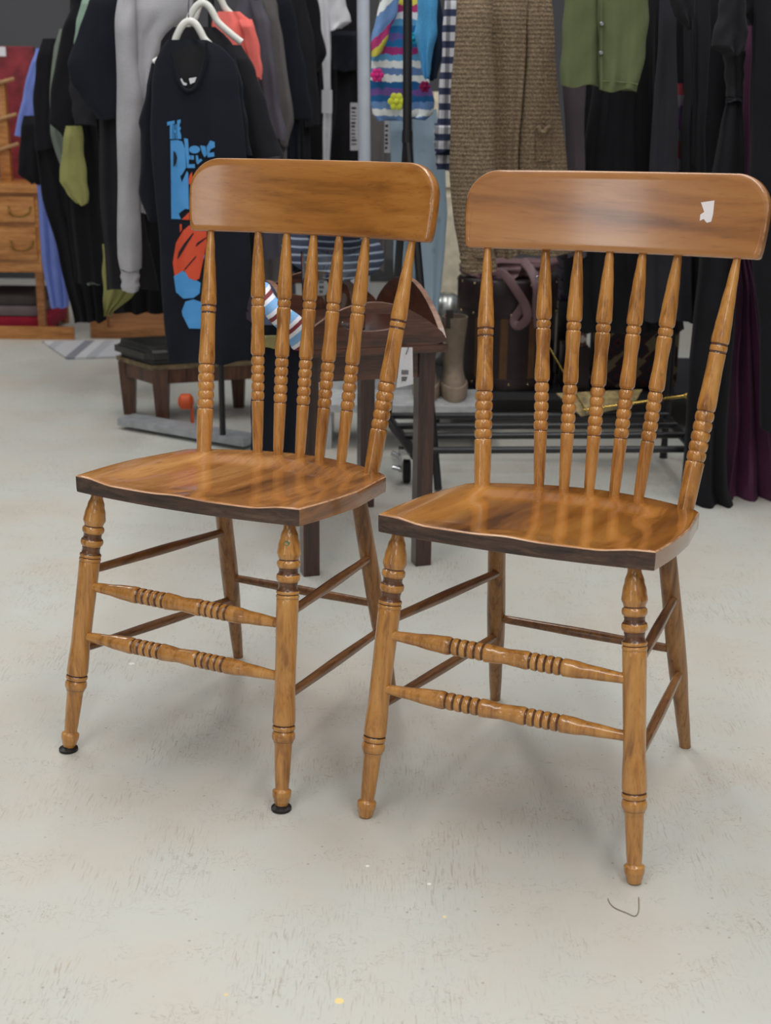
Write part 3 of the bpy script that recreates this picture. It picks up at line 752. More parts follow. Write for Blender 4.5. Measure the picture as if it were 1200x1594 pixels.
garment('dark_trousers', 'black trousers hanging just left of the white rack post', 'trousers', 4.72, [
    ('leg_panel', [(-30, 520, 572), (80, 512, 575), (160, 514, 575), (250, 500, 575), (430, 500, 575)], BLACK, dict(T=.02, folds=4, amp=.008)),
    ('waist_flap', [(48, 514, 560), (80, 514, 562), (110, 518, 556)], NAVY, dict(T=.02, folds=2, amp=.004, dY=-.05))])
garment('slate_trousers', 'slate trousers low behind the left chair back', 'trousers', 4.55, [('b', [(300, 398, 455), (380, 400, 458), (470, 402, 460)], DGREY, dict(T=.02, folds=3, amp=.006))])
def tagstrip(px0, py0, px1, py1, Y, label):
    root = thing('paper_tag', label, 'tag', tuple(at((px0+px1)/2, py1, Y)))
    a = at(px0, py1, Y); b = at(px1, py0, Y)
    obj('tag_card', box(bmesh.new(), (a.x, Y, a.z), (b.x, Y+.002, b.z)), GREYM, root, smooth=False)
    bm = bmesh.new(); rnd = random.Random(int(px0))
    z = a.z+(b.z-a.z)*.12
    while z < b.z-(b.z-a.z)*.12:
        h = rnd.uniform(.003, .007); w_ = (b.x-a.x)*rnd.uniform(.35, .55)
        box(bm, (a.x+(b.x-a.x)*.12, Y-.0008, z), (a.x+(b.x-a.x)*.12+w_, Y, z+h)); z += h+rnd.uniform(.004, .008)
    obj('printed_marks', bm, DK, root, smooth=False); return root
tagstrip(545, 160, 560, 234, 4.6, 'white card tag hanging on the black trousers by the white post')
tagstrip(598, 188, 608, 238, 3.95, 'grey card tag hanging below the striped knit cardigan')
tagstrip(489, 428, 507, 460, 3.6, 'white printed tag hanging behind the glass jar')

# garments to the left of the tee
garment('grey_sweatshirt', 'light grey marl sweatshirt with long hanging sleeve and ribbed cuff', 'sweatshirt', 3.78, [
    ('shirt_body', [(-30, 184, 300), (20, 184, 300), (60, 190, 262), (110, 198, 244), (150, 206, 240), (330, 212, 240)], GREYM, dict(T=.03, folds=3, amp=.008)),
    ('sleeve', [(-10, 184, 212), (30, 180, 210), (90, 181, 213), (150, 182, 221), (220, 183, 219), (320, 183, 217), (400, 184, 219), (418, 187, 219)], GREYM, dict(T=.035, folds=1, amp=.005, dY=-.05)),
    ('cuff', [(416, 188, 217), (452, 190, 216)], GREYM, dict(T=.028, folds=1, amp=.002, dY=-.05, grow=0))])
garment('black_t_shirt', 'black tee with wide short sleeve left of the grey sweatshirt', 't-shirt', 3.95, [
    ('shirt_body', [(-30, 160, 215), (60, 158, 215), (190, 154, 215), (320, 156, 222), (450, 166, 246)], LBLACK, dict(T=.02, folds=3, amp=.006)),
    slv([(-20, 145, 184), (50, 122, 184), (100, 104, 184), (126, 110, 184), (150, 126, 184), (184, 150, 186)], NAVY, dY=-.04)])
garment('pale_green_top', 'pale green top, a sliver beside the wide black sleeve', 'top', 4.1, [('b', [(-5, 130, 150), (20, 122, 150), (50, 117, 148), (82, 115, 145)], MINT, dict(T=.012, folds=1, amp=.003))])
garment('charcoal_tee', 'charcoal tee sleeve end under the wide black sleeve', 't-shirt', 4.12, [('b', [(110, 108, 150), (135, 108, 150), (165, 112, 152), (194, 116, 150)], CHAR, dict(T=.015, folds=1, amp=.003))])
garment('black_long_top', 'black top with drooping sleeve between the sage and the pale green tops', 'top', 4.24, [
    ('shirt_body', [(0, 112, 145), (60, 104, 145), (180, 100, 150), (330, 104, 165), (440, 118, 172)], BLACK, dict(T=.02, folds=3, amp=.006)),
    slv([(5, 112, 138), (50, 97, 138), (100, 86, 138), (150, 79, 130), (190, 76, 126), (212, 100, 118)], BLACK, dY=-.04)])
garment('olive_blouse', 'yellow olive top hanging low between black clothes on the left', 'top', 4.15, [
    ('shirt_body', [(196, 102, 128), (240, 96, 131), (282, 92, 136), (300, 104, 138), (318, 120, 137)], OLIVE, dict(T=.012, folds=2, amp=.004))])
garment('yellow_olive_skirt', 'yellow olive skirt hem showing under the black tee', 'skirt', 4.05, [('b', [(380, 160, 232), (436, 160, 236), (458, 162, 208), (490, 162, 174)], OLIVE, dict(T=.01, folds=4, amp=.006))])
garment('sage_dress', 'sage grey dress hanging behind the yellow olive top', 'dress', 4.34, [('b', [(45, 92, 112), (75, 84, 110), (150, 77, 108), (206, 78, 110), (330, 120, 150), (400, 128, 158), (442, 134, 162)], SAGE, dict(T=.012, folds=3, amp=.005))])
garment('black_dress', 'long black dress hanging lowest at the far left of the rack', 'dress', 4.5, [
    ('skirt_panel', [(60, 66, 110), (150, 54, 112), (225, 56, 115), (300, 66, 140), (400, 92, 160), (500, 118, 165)], BLACK, dict(T=.02, folds=4, amp=.008)),
    slv([(60, 66, 84), (100, 56, 82), (160, 52, 78), (232, 56, 80)], BLACK, dY=-.05)])
garment('black_cardigan', 'black cardigan sleeve hanging below the periwinkle sleeve', 'cardigan', 4.66, [('b', [(180, 36, 80), (215, 32, 80), (270, 28, 80), (286, 50, 68)], BLACK, dict(T=.02, folds=2, amp=.004))])
garment('periwinkle_dress', 'periwinkle blue dress at the far left end of the rack', 'dress', 4.8, [
    ('skirt_panel', [(75, 56, 78), (120, 46, 80), (230, 44, 90), (290, 58, 95), (340, 60, 98), (400, 65, 102), (478, 78, 108)], PERI, dict(T=.02, folds=3, amp=.006)),
    slv([(78, 56, 76), (105, 46, 66), (150, 36, 56), (212, 23, 54)], PERI, dY=-.05)])

# garments on the black rack
card, cp = garment('brown_cardigan', 'chunky brown marl knit cardigan with long sleeve and patch pocket', 'cardigan', 3.46, [
    ('cardigan_front', [(-30, 744, 822), (60, 750, 820), (160, 762, 812), (260, 764, 806), (400, 768, 806)], KNIT, dict(T=.022, folds=2, amp=.008)),
    ('cardigan_front', [(-30, 812, 856), (60, 818, 863), (160, 812, 870), (260, 804, 884), (396, 800, 890)], KNIT, dict(T=.022, folds=2, amp=.008, dY=.02)),
    ('sleeve', [(-30, 714, 768), (60, 707, 766), (150, 702, 770), (260, 699, 772), (340, 706, 772), (396, 714, 770)], KNIT, dict(T=.035, folds=1, amp=.005, dY=-.06)),
    ('cuff', [(392, 715, 770), (422, 718, 774)], KNIT, dict(T=.03, folds=1, amp=.003, dY=-.06, grow=0))])
o = decal('patch_pocket', [[(834, 196), (856, 194), (858, 250), (834, 252)]], cp[1], KNIT, card, off=.006, Yhint=3.46, cut=4)
bm = bmesh.new(); pipe(bm, [at(834, 197, 3.44), at(845, 206, 3.437), at(857, 195, 3.44)], .006, 8, smooth=5); obj('pocket_edge', bm, KNIT, card)
shorts, sp_ = garment('khaki_shorts', 'khaki green button front shorts hanging at the top of the black rack', 'shorts', 3.32, [
    ('shorts_leg', [(-30, 880, 938), (30, 877, 938), (80, 874, 938), (120, 872, 938), (134, 872, 938)], KHAKI, dict(T=.02, folds=2, amp=.004)),
    ('shorts_leg', [(-30, 928, 1010), (30, 930, 1009), (80, 932, 1005), (120, 932, 997), (141, 932, 992)], KHAKI, dict(T=.024, folds=2, amp=.006, dY=-.02))])
for (x, y) in ((937, 37), (936, 82)):
    c = at(x, y, 3.268); bm = bmesh.new(); lathe(bm, c, c+Vector((0, .012, 0)), [(0, .004), (.3, .0065), (1, .0065)], 16); obj('button', bm, STEEL, shorts)
bm = bmesh.new(); pipe(bm, [at(936, y, 3.275) for y in (0, 30, 60, 90, 120, 138)], .0022, 6); obj('placket_seam', bm, KHAKI, shorts)
bm = bmesh.new(); pipe(bm, [at(x, y, 3.275) for x, y in ((934, 126), (960, 127), (985, 130), (993, 131))], .0016, 6); obj('hem_seam', bm, KHAKI, shorts)
garment('mauve_grey_trousers', 'mauve grey trouser leg hanging below the khaki shorts', 'trousers', 3.57, [('b', [(90, 874, 912), (180, 878, 910), (264, 882, 910), (400, 884, 912)], MAUVE, dict(T=.015, folds=2, amp=.004))])
garment('pleated_black_skirt', 'black pleated skirt right of the brown cardigan', 'skirt', 3.62, [('b', [(20, 925, 1020), (140, 922, 1020), (260, 905, 1030), (400, 896, 1050), (468, 892, 1062), (515, 900, 1066)], BLACK, dict(T=.03, folds=6, amp=.01))])
garment('charcoal_dress', 'charcoal long dress between the pleated skirt and the eyelet dress', 'dress', 3.48, [('b', [(-30, 1028, 1052), (60, 1024, 1053), (160, 1018, 1054), (260, 1010, 1055), (400, 1004, 1075), (498, 1002, 1078)], CHAR, dict(T=.02, folds=2, amp=.006))])
PATT = stripes('red_purple_pattern', [rgb(70, 62, 92), rgb(120, 110, 120), rgb(132, 44, 50), rgb(140, 36, 46), rgb(96, 104, 96), rgb(98, 58, 112)], 6.5, wob=.25)
garment('patterned_scarf', 'narrow red and purple patterned scarf between black dresses', 'scarf', 3.56, [('b', [(130, 1050, 1064), (265, 1050, 1062)], PATT, dict(T=.01, folds=1, amp=.002))])
garment('eyelet_dress', 'black dress with a column of small eyelets', 'dress', 3.52, [
    ('dress_body', [(-30, 1062, 1104), (60, 1064, 1106), (150, 1066, 1100), (200, 1060, 1096), (300, 1058, 1100), (500, 1056, 1110)], LBLACK, dict(T=.02, folds=3, amp=.006)),
    ('eyelet_trim', [(y, 1078, 1082) for y in (20, 260)], BLACK, dict(T=.012, folds=1, amp=.001, dY=-.02))])
garment('black_blouse', 'black blouse with a draped wide sleeve at the top right', 'blouse', 3.2, [
    ('sleeve', [(-30, 1126, 1156), (20, 1119, 1160), (50, 1112, 1163), (72, 1107, 1160), (84, 1128, 1148)], LBLACK, dict(T=.03, folds=2, amp=.008)),
    ('sleeve', [(-30, 1152, 1184), (20, 1158, 1190), (36, 1166, 1190), (50, 1184, 1192)], LBLACK, dict(T=.02, folds=2, amp=.006, dY=.06)),
    ('blouse_collar', [(-30, 1040, 1078), (5, 1042, 1082), (22, 1050, 1080), (44, 1066, 1076)], LBLACK, dict(T=.02, folds=2, amp=.006, dY=.1))])
garment('long_black_dress', 'long black dress with stitched waist, its hem trailing on the floor', 'dress', 3.3, [
    ('bodice', [(70, 1126, 1160), (130, 1130, 1156), (152, 1132, 1154)], LBLACK, dict(T=.025, folds=2, amp=.005)),
    ('skirt_panel', [(150, 1131, 1155), (200, 1120, 1158), (300, 1104, 1158), (400, 1088, 1150), (500, 1078, 1142), (600, 1070, 1134), (700, 1064, 1130), (760, 1060, 1132), (795, 1070, 1144)], BLACK, dict(T=.04, folds=2.2, amp=.016)),
    ('waist_seam', [(152, 1131, 1155), (157, 1131, 1155)], CHAR, dict(T=.03, folds=2, amp=.004, grow=0))])
garment('plum_dress', 'long plum jersey dress bunching on the floor at the right edge', 'dress', 3.38, [
    ('strap', [(40, 1160, 1170), (110, 1158, 1168), (265, 1152, 1166), (400, 1148, 1166)], PLUM, dict(T=.012, folds=1, amp=.002)),
    ('skirt_panel', [(395, 1146, 1168), (440, 1144, 1176), (550, 1134, 1196), (650, 1128, 1216), (720, 1120, 1230), (760, 1112, 1238), (784, 1122, 1240)], PLUM, dict(T=.05, folds=4, amp=.024))])
garment('black_wrap_dress', 'black dress hanging at the right edge in front of the plum one', 'dress', 3.2, [('b', [(-30, 1174, 1230), (100, 1172, 1236), (265, 1166, 1240), (400, 1170, 1244), (520, 1182, 1246), (668, 1184, 1250)], BLACK, dict(T=.03, folds=3, amp=.01))])

knitc, kp = garment('striped_knit_cardigan', 'multicolour striped knit cardigan with crochet flowers', 'cardigan', 3.72, [
    ('cardigan_body', [(-20, 594, 652), (30, 586, 654), (60, 578, 656), (100, 577, 662), (130, 577, 668), (160, 577, 677), (178, 579, 675), (186, 588, 662)], STRIPEK, dict(T=.02, folds=3, amp=.006)),
    ('sleeve', [(-20, 594, 626), (20, 588, 618), (50, 579, 606), (86, 577, 594)], STRIPES2, dict(T=.018, folds=1, amp=.004, dY=-.04))])
def flower(x, y, r, mat, label):
    bm = bmesh.new(); c = at(x, y, 3.672)
    for k in range(6):
        a = 2*PI*k/6
        q = bmesh.ops.create_uvsphere(bm, u_segments=10, v_segments=6, radius=r*.42)['verts']
        for v in q: v.co = Vector((v.co.x, v.co.y*.5, v.co.z))+c+Vector((math.cos(a)*r*.6, 0, math.sin(a)*r*.6))
    q = bmesh.ops.create_uvsphere(bm, u_segments=10, v_segments=6, radius=r*.35)['verts']
    for v in q: v.co = Vector((v.co.x, v.co.y*.7, v.co.z))+c+Vector((0, -.004, 0))
    o = obj('crochet_flower', bm, mat, knitc); o['label'] = label
flower(587, 117, .018, cloth('pink_wool', rgb(206, 52, 130)), 'pink crochet flower')
flower(617, 158, .023, cloth('lime_wool', rgb(206, 214, 72)), 'lime yellow crochet flower')
flower(661, 135, .015, cloth('crimson_wool', rgb(150, 40, 90)), 'crimson crochet flower')
flower(643, 60, .017, cloth('turquoise_wool', rgb(40, 160, 196)), 'turquoise crochet flower')
garment('sky_blue_top', 'sky blue towelling top with a folded short sleeve beside the striped cardigan', 'top', 3.6, [
    ('shirt_body', [(-20, 652, 684), (40, 654, 690), (90, 660, 688), (124, 664, 680)], INK, dict(T=.015, folds=2, amp=.004, dY=.03)),
    ('sleeve', [(-20, 652, 680), (25, 649, 681), (50, 646, 680), (80, 650, 675), (104, 656, 670), (122, 660, 668)], SKY, dict(T=.02, folds=2, amp=.005))])
garment('plaid_shirt', 'navy and white plaid shirt left of the brown cardigan', 'shirt', 3.55, [
    ('sleeve', [(-20, 692, 718), (60, 689, 716), (130, 684, 712), (195, 680, 708)], PLAID, dict(T=.022, folds=2, amp=.005)),
    ('cuff', [(192, 676, 706), (234, 676, 702)], PLAID, dict(T=.026, folds=1, amp=.002, dY=-.01, grow=0)),
    ('shirt_tail', [(230, 678, 704), (264, 679, 700)], PLAID, dict(T=.02, folds=1, amp=.003, dY=.02))])
garment('floral_jeans', 'pale blue floral printed jeans below the striped cardigan', 'jeans', 3.86, [
    ('leg_panel', [(170, 606, 640), (260, 608, 642), (380, 612, 650), (440, 614, 646)], PALEB, dict(T=.025, folds=2, amp=.005)),
    ('leg_panel', [(170, 640, 680), (260, 645, 692), (330, 648, 697), (380, 648, 692), (440, 652, 688), (505, 656, 680)], FLORAL, dict(T=.025, folds=2, amp=.005, dY=-.03))])
garment('grey_trousers', 'grey trousers just right of the white rack post', 'trousers', 4.02, [('b', [(150, 578, 604), (260, 578, 600), (420, 574, 600)], TGREY, dict(T=.02, folds=2, amp=.004))])

# more black clothes packed behind on both racks
for lb, ct, Y_, rw in (('black coat packed behind the eyelet dress', 'coat', 3.85, [(-40, 1036, 1140), (200, 1030, 1145), (480, 1030, 1140)]),
                   ('black coat packed behind the plum dress at the right edge', 'coat', 3.78, [(-40, 1140, 1240), (300, 1132, 1250), (640, 1130, 1262)]),
                   ('black gown packed between the cardigan and the pleated skirt', 'gown', 3.95, [(-40, 880, 1040), (200, 880, 1040), (460, 876, 1050)]),
                   ('black coat packed behind the left end of the printed tee', 'coat', 4.45, [(-60, 150, 270), (200, 160, 270), (486, 176, 262)]),
                   ('black coat packed behind the black tees right of the coral one', 'coat', 4.9, [(-80, 440, 500), (200, 444, 508), (440, 440, 520)]),
                   ('black jumper packed behind the wide black sleeve', 'jumper', 4.6, [(-60, 110, 165), (150, 105, 165), (330, 100, 170)])):
    garment('black_'+ct, lb, ct, Y_, [('b', rw, BLACK, dict(T=.03, folds=4, amp=.01))])

# ------------------------------------------------------------------ racks
BLKM = plain('black_powder_coat', rgb(30, 30, 34), .35, var=.05); WHTM = plain('white_enamel', rgb(196, 204, 216), .35, var=.02); RUB = plain('black_rubber', rgb(22, 22, 24), .7)
RZ = 1.32
rk = thing('garment_rack', 'white post garment rack holding the left group of clothes', 'clothes rack', (at(567, 300, 4.36).x, 4.36, 0))
px_ = at(567, 300, 4.36).x
bm = bmesh.new(); pipe(bm, [(px_, 4.36, .03), (px_, 4.36, .8), (px_-.008, 4.36, RZ+.1)], .0195, 18); obj('post', bm, WHTM, rk)
bm = bmesh.new(); pipe(bm, [(at(335, 300, 3.8).x, 3.82, .03), (at(335, 300, 3.8).x, 3.82, RZ+.1)], .009, 12); obj('post', bm, BLKM, rk)
bm = bmesh.new(); pipe(bm, [(-.62, 3.3, RZ), (px_-.008, 4.36, RZ+.1), (-.05, 5.0, RZ+.1)], .012, 12); pipe(bm, [(at(335, 300, 3.8).x, 3.82, RZ+.1), (px_-.008, 4.36, RZ+.1)], .012, 12)
pipe(bm, [(-.6, 3.5, RZ), (at(335, 300, 3.8).x, 3.82, RZ+.1), (-1.25, 5.0, RZ+.1)], .012, 12); obj('rail', bm, STEEL, rk)
a, b = floor_at(196, 664), floor_at(392, 698)
bm = bmesh.new()
d = (b-a).normalized(); q = Matrix.Translation(a) @ Vector((d.x, d.y, 0)).to_track_quat('X', 'Z').to_matrix().to_4x4()
box(bm, (0, -.04, 0.012), ((b-a).length*1.0, .04, .035), .004, q); o = obj('base_bar', bm, plain('dull_aluminium', rgb(176, 180, 184), .4, metal=.3), rk)
bm = bmesh.new(); box(bm, (px_-.22, 4.33, 0), (px_+.02, 4.39, .03), .004); obj('base_bar', bm, BLKM, rk)

rk2 = thing('garment_rack', 'black A-frame garment rack with slatted bottom shelf, holding the right group of clothes', 'clothes rack', (.06, 3.45, 0))
apex = at(634, 203, 3.5); topp = at(634, -40, 3.5)
bm = bmesh.new(); pipe(bm, [apex+Vector((0, 0, -.02)), topp+Vector((0, 0, .08))], .0115, 14); pipe(bm, [apex+Vector((0, 0, -.03)), apex+Vector((0, 0, .0))], .0135, 14)
obj('post', bm, BLKM, rk2)
fa = floor_at(682, 765); bm = bmesh.new(); pipe(bm, [apex+Vector((0, -.0, -.01)), fa+Vector((0, 0, .005))], .0105, 14); obj('leg', bm, BLKM, rk2)
e = Vector((.004, 3.71, .12)); bm = bmesh.new(); pipe(bm, [apex+Vector((0, 0, -.01)), e], .0105, 14); obj('leg', bm, BLKM, rk2)
bm = bmesh.new(); pipe(bm, [topp+Vector((0, 0, .07)), (1.35, 3.4, topp.z+.07)], .012, 14); obj('rail', bm, BLKM, rk2)
for Yb, zb in ((3.36, .115), (3.47, .125), (3.58, .125), (3.70, .125)):
    xa = {3.36: .07, 3.47: .05, 3.58: .03, 3.70: .005}[Yb]
    bm = bmesh.new(); pipe(bm, [(xa, Yb, zb), (.80, Yb+.02, zb+.006)], .0095, 12); obj('shelf_bar', bm, BLKM, rk2)
bm = bmesh.new(); pipe(bm, [(0.005, 3.71, .115), (.075, 3.35, .105)], .014, 14); obj('end_bar', bm, BLKM, rk2)
bm = bmesh.new(); pipe(bm, [(.80, 3.74, .0), (.80, 3.74, .12), (.80, 3.37, .12), (.80, 3.37, 0)], .012, 12); pipe(bm, [(.80, 3.74, .12), (.80, 3.74, topp.z+.07), (.80, 3.5, topp.z+.07)], .012, 12); obj('leg', bm, BLKM, rk2)
cx_, cy_ = .055, 3.46
cw = None
bm = bmesh.new(); lathe(bm, (cx_-.010, cy_, .032), (cx_+.012, cy_, .032), [(0, .022), (.1, .031), (.9, .031), (1, .022)], 28); cw = obj('castor', bm, RUB, rk2)
bm = bmesh.new(); box(bm, (cx_-.022, cy_-.008, .03), (cx_-.012, cy_+.016, .085), .002); box(bm, (cx_-.022, cy_-.012, .078), (cx_+.018, cy_+.02, .095), .002)
pipe(bm, [(cx_-.04, cy_-.012, .085), (cx_-.02, cy_-.012, .075)], .007, 10); pipe(bm, [(cx_-.038, cy_-.012, .045), (cx_-.016, cy_-.012, .04)], .006, 10); obj('castor_bracket', bm, STEEL, cw)

# low shelf behind the rack, with the things standing on it
SHM = plain('dark_glossy_shelf', rgb(38, 38, 42), .25); LGM = plain('pale_grey_laminate', rgb(188, 190, 192), .4)
sh = thing('low_shelf', 'low dark shelf behind the black rack carrying trunk and bags', 'shelf', (.75, 4.1, 0))
bm = bmesh.new(); box(bm, (.12, 4.03, .10), (1.35, 4.62, .125), .003); obj('shelf_board', bm, SHM, sh, smooth=False)
for x in (.15, 1.32):
    for y in (4.06, 4.58):
        bm = bmesh.new(); box(bm, (x-.015, y-.015, 0), (x+.015, y+.015, .10)); obj('leg', bm, SHM, sh, smooth=False)
pt_ = thing('white_shoe_stand', 'pale grey low shoe stand carrying the taupe boots', 'shoe stand', (.05, 4.0, 0))
bm = bmesh.new(); box(bm, (-.20, 3.79, .112), (.30, 4.02, .135), .003); obj('shelf_board', bm, LGM, pt_, smooth=False)
for x in (-.18, .27):
    bm = bmesh.new(); box(bm, (x, 3.80, 0), (x+.02, 4.0, .112)); obj('side_panel', bm, LGM, pt_, smooth=False)
bm = bmesh.new(); box(bm, (-.20, 4.005, .135), (.10, 4.02, .25)); obj('back_panel', bm, LGM, pt_, smooth=False)

# boots
BOOT = plain('taupe_suede', rgb(138, 122, 106), .85, var=.06, nscale=60, bump=.2); SOLE = plain('taupe_rubber_sole', rgb(156, 138, 120), .7)
def boot(dx, Y, label, dark=0):
    c = at(706+dx, 622, Y)
    root = thing('tall_boot', label, 'boot', (c.x, Y, .135), 0, None)
    zb = .1355
    bm = bmesh.new(); n = 24; R = []
    H = at(706+dx, 494, Y).z-zb
    for i in range(21):
        v = i/20; z = zb+.03+(H-.03)*v
        wx = .030+.008*sstep(.3, 1, v)+.008*(1-sstep(0, .25, v)); wy = .038+.012*sstep(.4, 1, v)
        fy = .075*(1-sstep(0.0, .30, v))
        cxx = c.x-.004*math.sin(v*3)
        R.append([bm.verts.new((cxx+wx*math.cos(2*PI*k/n), Y+.02+(wy)*math.sin(2*PI*k/n)-(fy if math.sin(2*PI*k/n) < 0 else 0)*abs(math.sin(2*PI*k/n)), z)) for k in range(n)])
    # inner wall at the opening
    for dz, s in ((0, .9), (-.05, .86)):
        R.append([bm.verts.new((c.x+.038*s*math.cos(2*PI*k/n), Y+.02+.05*s*math.sin(2*PI*k/n), zb+H+dz)) for k in range(n)])
    for a, b in zip(R[:-1], R[1:]):
        for k in range(n): bm.faces.new((a[k], a[(k+1) % n], b[(k+1) % n], b[k]))
    bm.faces.new(R[0][::-1]); bm.faces.new(R[-1]); obj('boot_shaft', bm, BOOT, root)
    bm = bmesh.new(); R = []
    for z, s in ((0, .95), (.004, 1), (.036, 1.02), (.042, .97)):
        R.append([bm.verts.new((c.x+.041*s*math.cos(2*PI*k/n), Y+.02+.044*s*math.sin(2*PI*k/n)-(.08*abs(math.sin(2*PI*k/n)) if math.sin(2*PI*k/n) < 0 else 0), zb+z)) for k in range(n)])
    for a, b in zip(R[:-1], R[1:]):
        for k in range(n): bm.faces.new((a[k], a[(k+1) % n], b[(k+1) % n], b[k]))
    bm.faces.new(R[0][::-1]); bm.faces.new(R[-1]); so = obj('sole', bm, SOLE, root)
    bm = bmesh.new(); box(bm, (c.x-.03, Y-.025, zb+H-.03), (c.x-.008, Y-.020, zb+H+.025), .002); obj('pull_tab', bm, plain('dark_pull_tab', rgb(66, 56, 52), .8), root)
boot(0, 3.93, 'taupe tall chelsea boot standing in front of the dark round trunk')
boot(-43, 3.93, 'taupe tall chelsea boot half hidden behind the tray table leg')

# trunk
LEA = plain('dark_brown_leather', rgb(40, 26, 26), .4, var=.15, nscale=20, bump=.2); TAN = plain('brown_strap_leather', rgb(96, 62, 30), .45, var=.1); RIV = plain('brass_rivet', rgb(176, 160, 120), .3, metal=1)
tc = at(786, 560, 4.0); TX, TY, TR = at(786, 560, 4.2).x, 4.20, .153; TZ0 = .126; TZ1 = at(786, 438, 4.05).z
tr = thing('round_trunk', 'round dark leather trunk with brown straps and rivets, a mauve bag on its lid', 'trunk', (TX, TY, TZ0))
hh = TZ1-TZ0; ZL = .72
bm = bmesh.new(); lathe(bm, (TX, TY, TZ0), (TX, TY, TZ0+hh*ZL), [(0, TR*.97), (.02, TR), (1, TR)], 56); obj('trunk_body', bm, LEA, tr)
bm = bmesh.new(); lathe(bm, (TX, TY, TZ0+hh*ZL+.003), (TX, TY, TZ1), [(0, TR*1.02), (.9, TR*1.02), (1, TR*.97)], 56); ld = obj('lid', bm, LEA, tr)
for za, zb_ in ((TZ0+hh*ZL-.02, TZ0+hh*ZL+.004), (TZ0, TZ0+.035)):
    bm = bmesh.new(); lathe(bm, (TX, TY, za), (TX, TY, zb_), [(0, TR*1.015), (.5, TR*1.03), (1, TR*1.015)], 56); obj('leather_band', bm, LEA, tr)
for deg in (-128, -97, -64, -45, -160):
    a0 = math.radians(deg); bm = bmesh.new(); n = 6; w_ = .075
    A = [[bm.verts.new((TX+rr*math.cos(a0+w_*(k/n*2-1)), TY+rr*math.sin(a0+w_*(k/n*2-1)), z)) for k in range(n+1)] for rr, z in ((TR*1.012, TZ0+.034), (TR*1.012, TZ0+hh*ZL-.018), (TR*.99, TZ0+hh*ZL-.018), (TR*.99, TZ0+.034))]
    for i in range(4):
        for k in range(n): bm.faces.new((A[i][k], A[i][k+1], A[(i+1) % 4][k+1], A[(i+1) % 4][k]))
    obj('strap', bm, TAN, tr)
bm = bmesh.new()
for k in range(16):
    for z, s in ((TZ0+.018, 1.02), (TZ0+hh*ZL-.008, 1.035), (TZ1-.012, 1.02)):
        a0 = 2*PI*k/16; p = Vector((TX+TR*s*math.cos(a0), TY+TR*s*math.sin(a0), z)); q = Vector((math.cos(a0), math.sin(a0), 0))
        lathe(bm, p-q*.001, p+q*.003, [(0, .004), (.6, .0035), (1, .0015)], 10)
o = obj('rivets', bm, RIV, tr); o['kind'] = 'stuff'
# mauve bag on the trunk
MV = plain('mauve_faux_leather', rgb(122, 92, 96), .5, var=.08, nscale=12, bump=.2)
bag = thing('mauve_bag', 'mauve shoulder bag slumped on the round trunk, strap hanging in a loop', 'bag', (TX, 4.16, TZ1))
bm = tube(rowsY([(402, 724, 868), (412, 714, 870), (424, 716, 862), (431, 730, 840)], 4.16), T=.05, folds=4, amp=.012, seed=88, n=60, m=20, grow=0); obj('bag_body', bm, MV, bag)
def ribbon(pts, wdt, th, mat, parent, nm='strap'):
    bm = bmesh.new(); pipe(bm, pts, wdt, 12, smooth=6, flat=th/wdt, updir=(0, 1, 0)); return obj(nm, bm, mat, parent)
ribbon([at(x, y, Y) for x, y, Y in ((760, 420, 4.08), (785, 428, 4.03), (802, 450, 4.01), (818, 476, 4.01), (820, 496, 4.01), (806, 508, 4.02), (800, 498, 4.03), (810, 482, 4.03), (816, 470, 4.03))], .013, .002, MV, bag)
ribbon([at(x, y, Y) for x, y, Y in ((814, 405, 4.10), (828, 424, 4.05), (836, 450, 4.02), (835, 480, 4.02), (838, 510, 4.02))], .013, .002, MV, bag)
bm = bmesh.new(); c = at(838, 434, 4.0); pipe(bm, [c+Vector((.008*math.cos(k*PI/4), 0, .010*math.sin(k*PI/4))) for k in range(9)], .0015, 6); obj('buckle', bm, STEEL, bag)
# folded clothes right of the trunk
DP = cloth('dark_purple_cloth', rgb(48, 42, 56))
stk_base = at(868, 474, 4.25)+Vector((.055, 0, 0))
bx = thing('black_box', 'black box under the folded dark clothes right of the trunk', 'box', (stk_base.x+.02, 4.3, .126))
bm = bmesh.new(); box(bm, (stk_base.x-.045, 4.32, .126), (stk_base.x+.05, 4.5, stk_base.z), .004); obj('box_body', bm, SHM, bx)
for k in range(5):
    z0 = stk_base.z+.001+k*.033; w_ = .07-.004*(k % 2)
    bm = bmesh.new(); box(bm, (stk_base.x+.03-w_, 4.32+.006*(k % 2), z0), (stk_base.x+.03+w_, 4.5, z0+.031), .013)
    single('folded_garment', bm, DP, ['dark purple folded garment, lowest of the stack right of the trunk', 'dark purple folded garment, second from the bottom of its stack', 'dark purple folded garment, middle of its stack',
           'dark purple folded garment, second from the top of its stack', 'dark purple folded garment, topmost of the stack right of the trunk'][k], 'folded garment', 'folded dark garments')
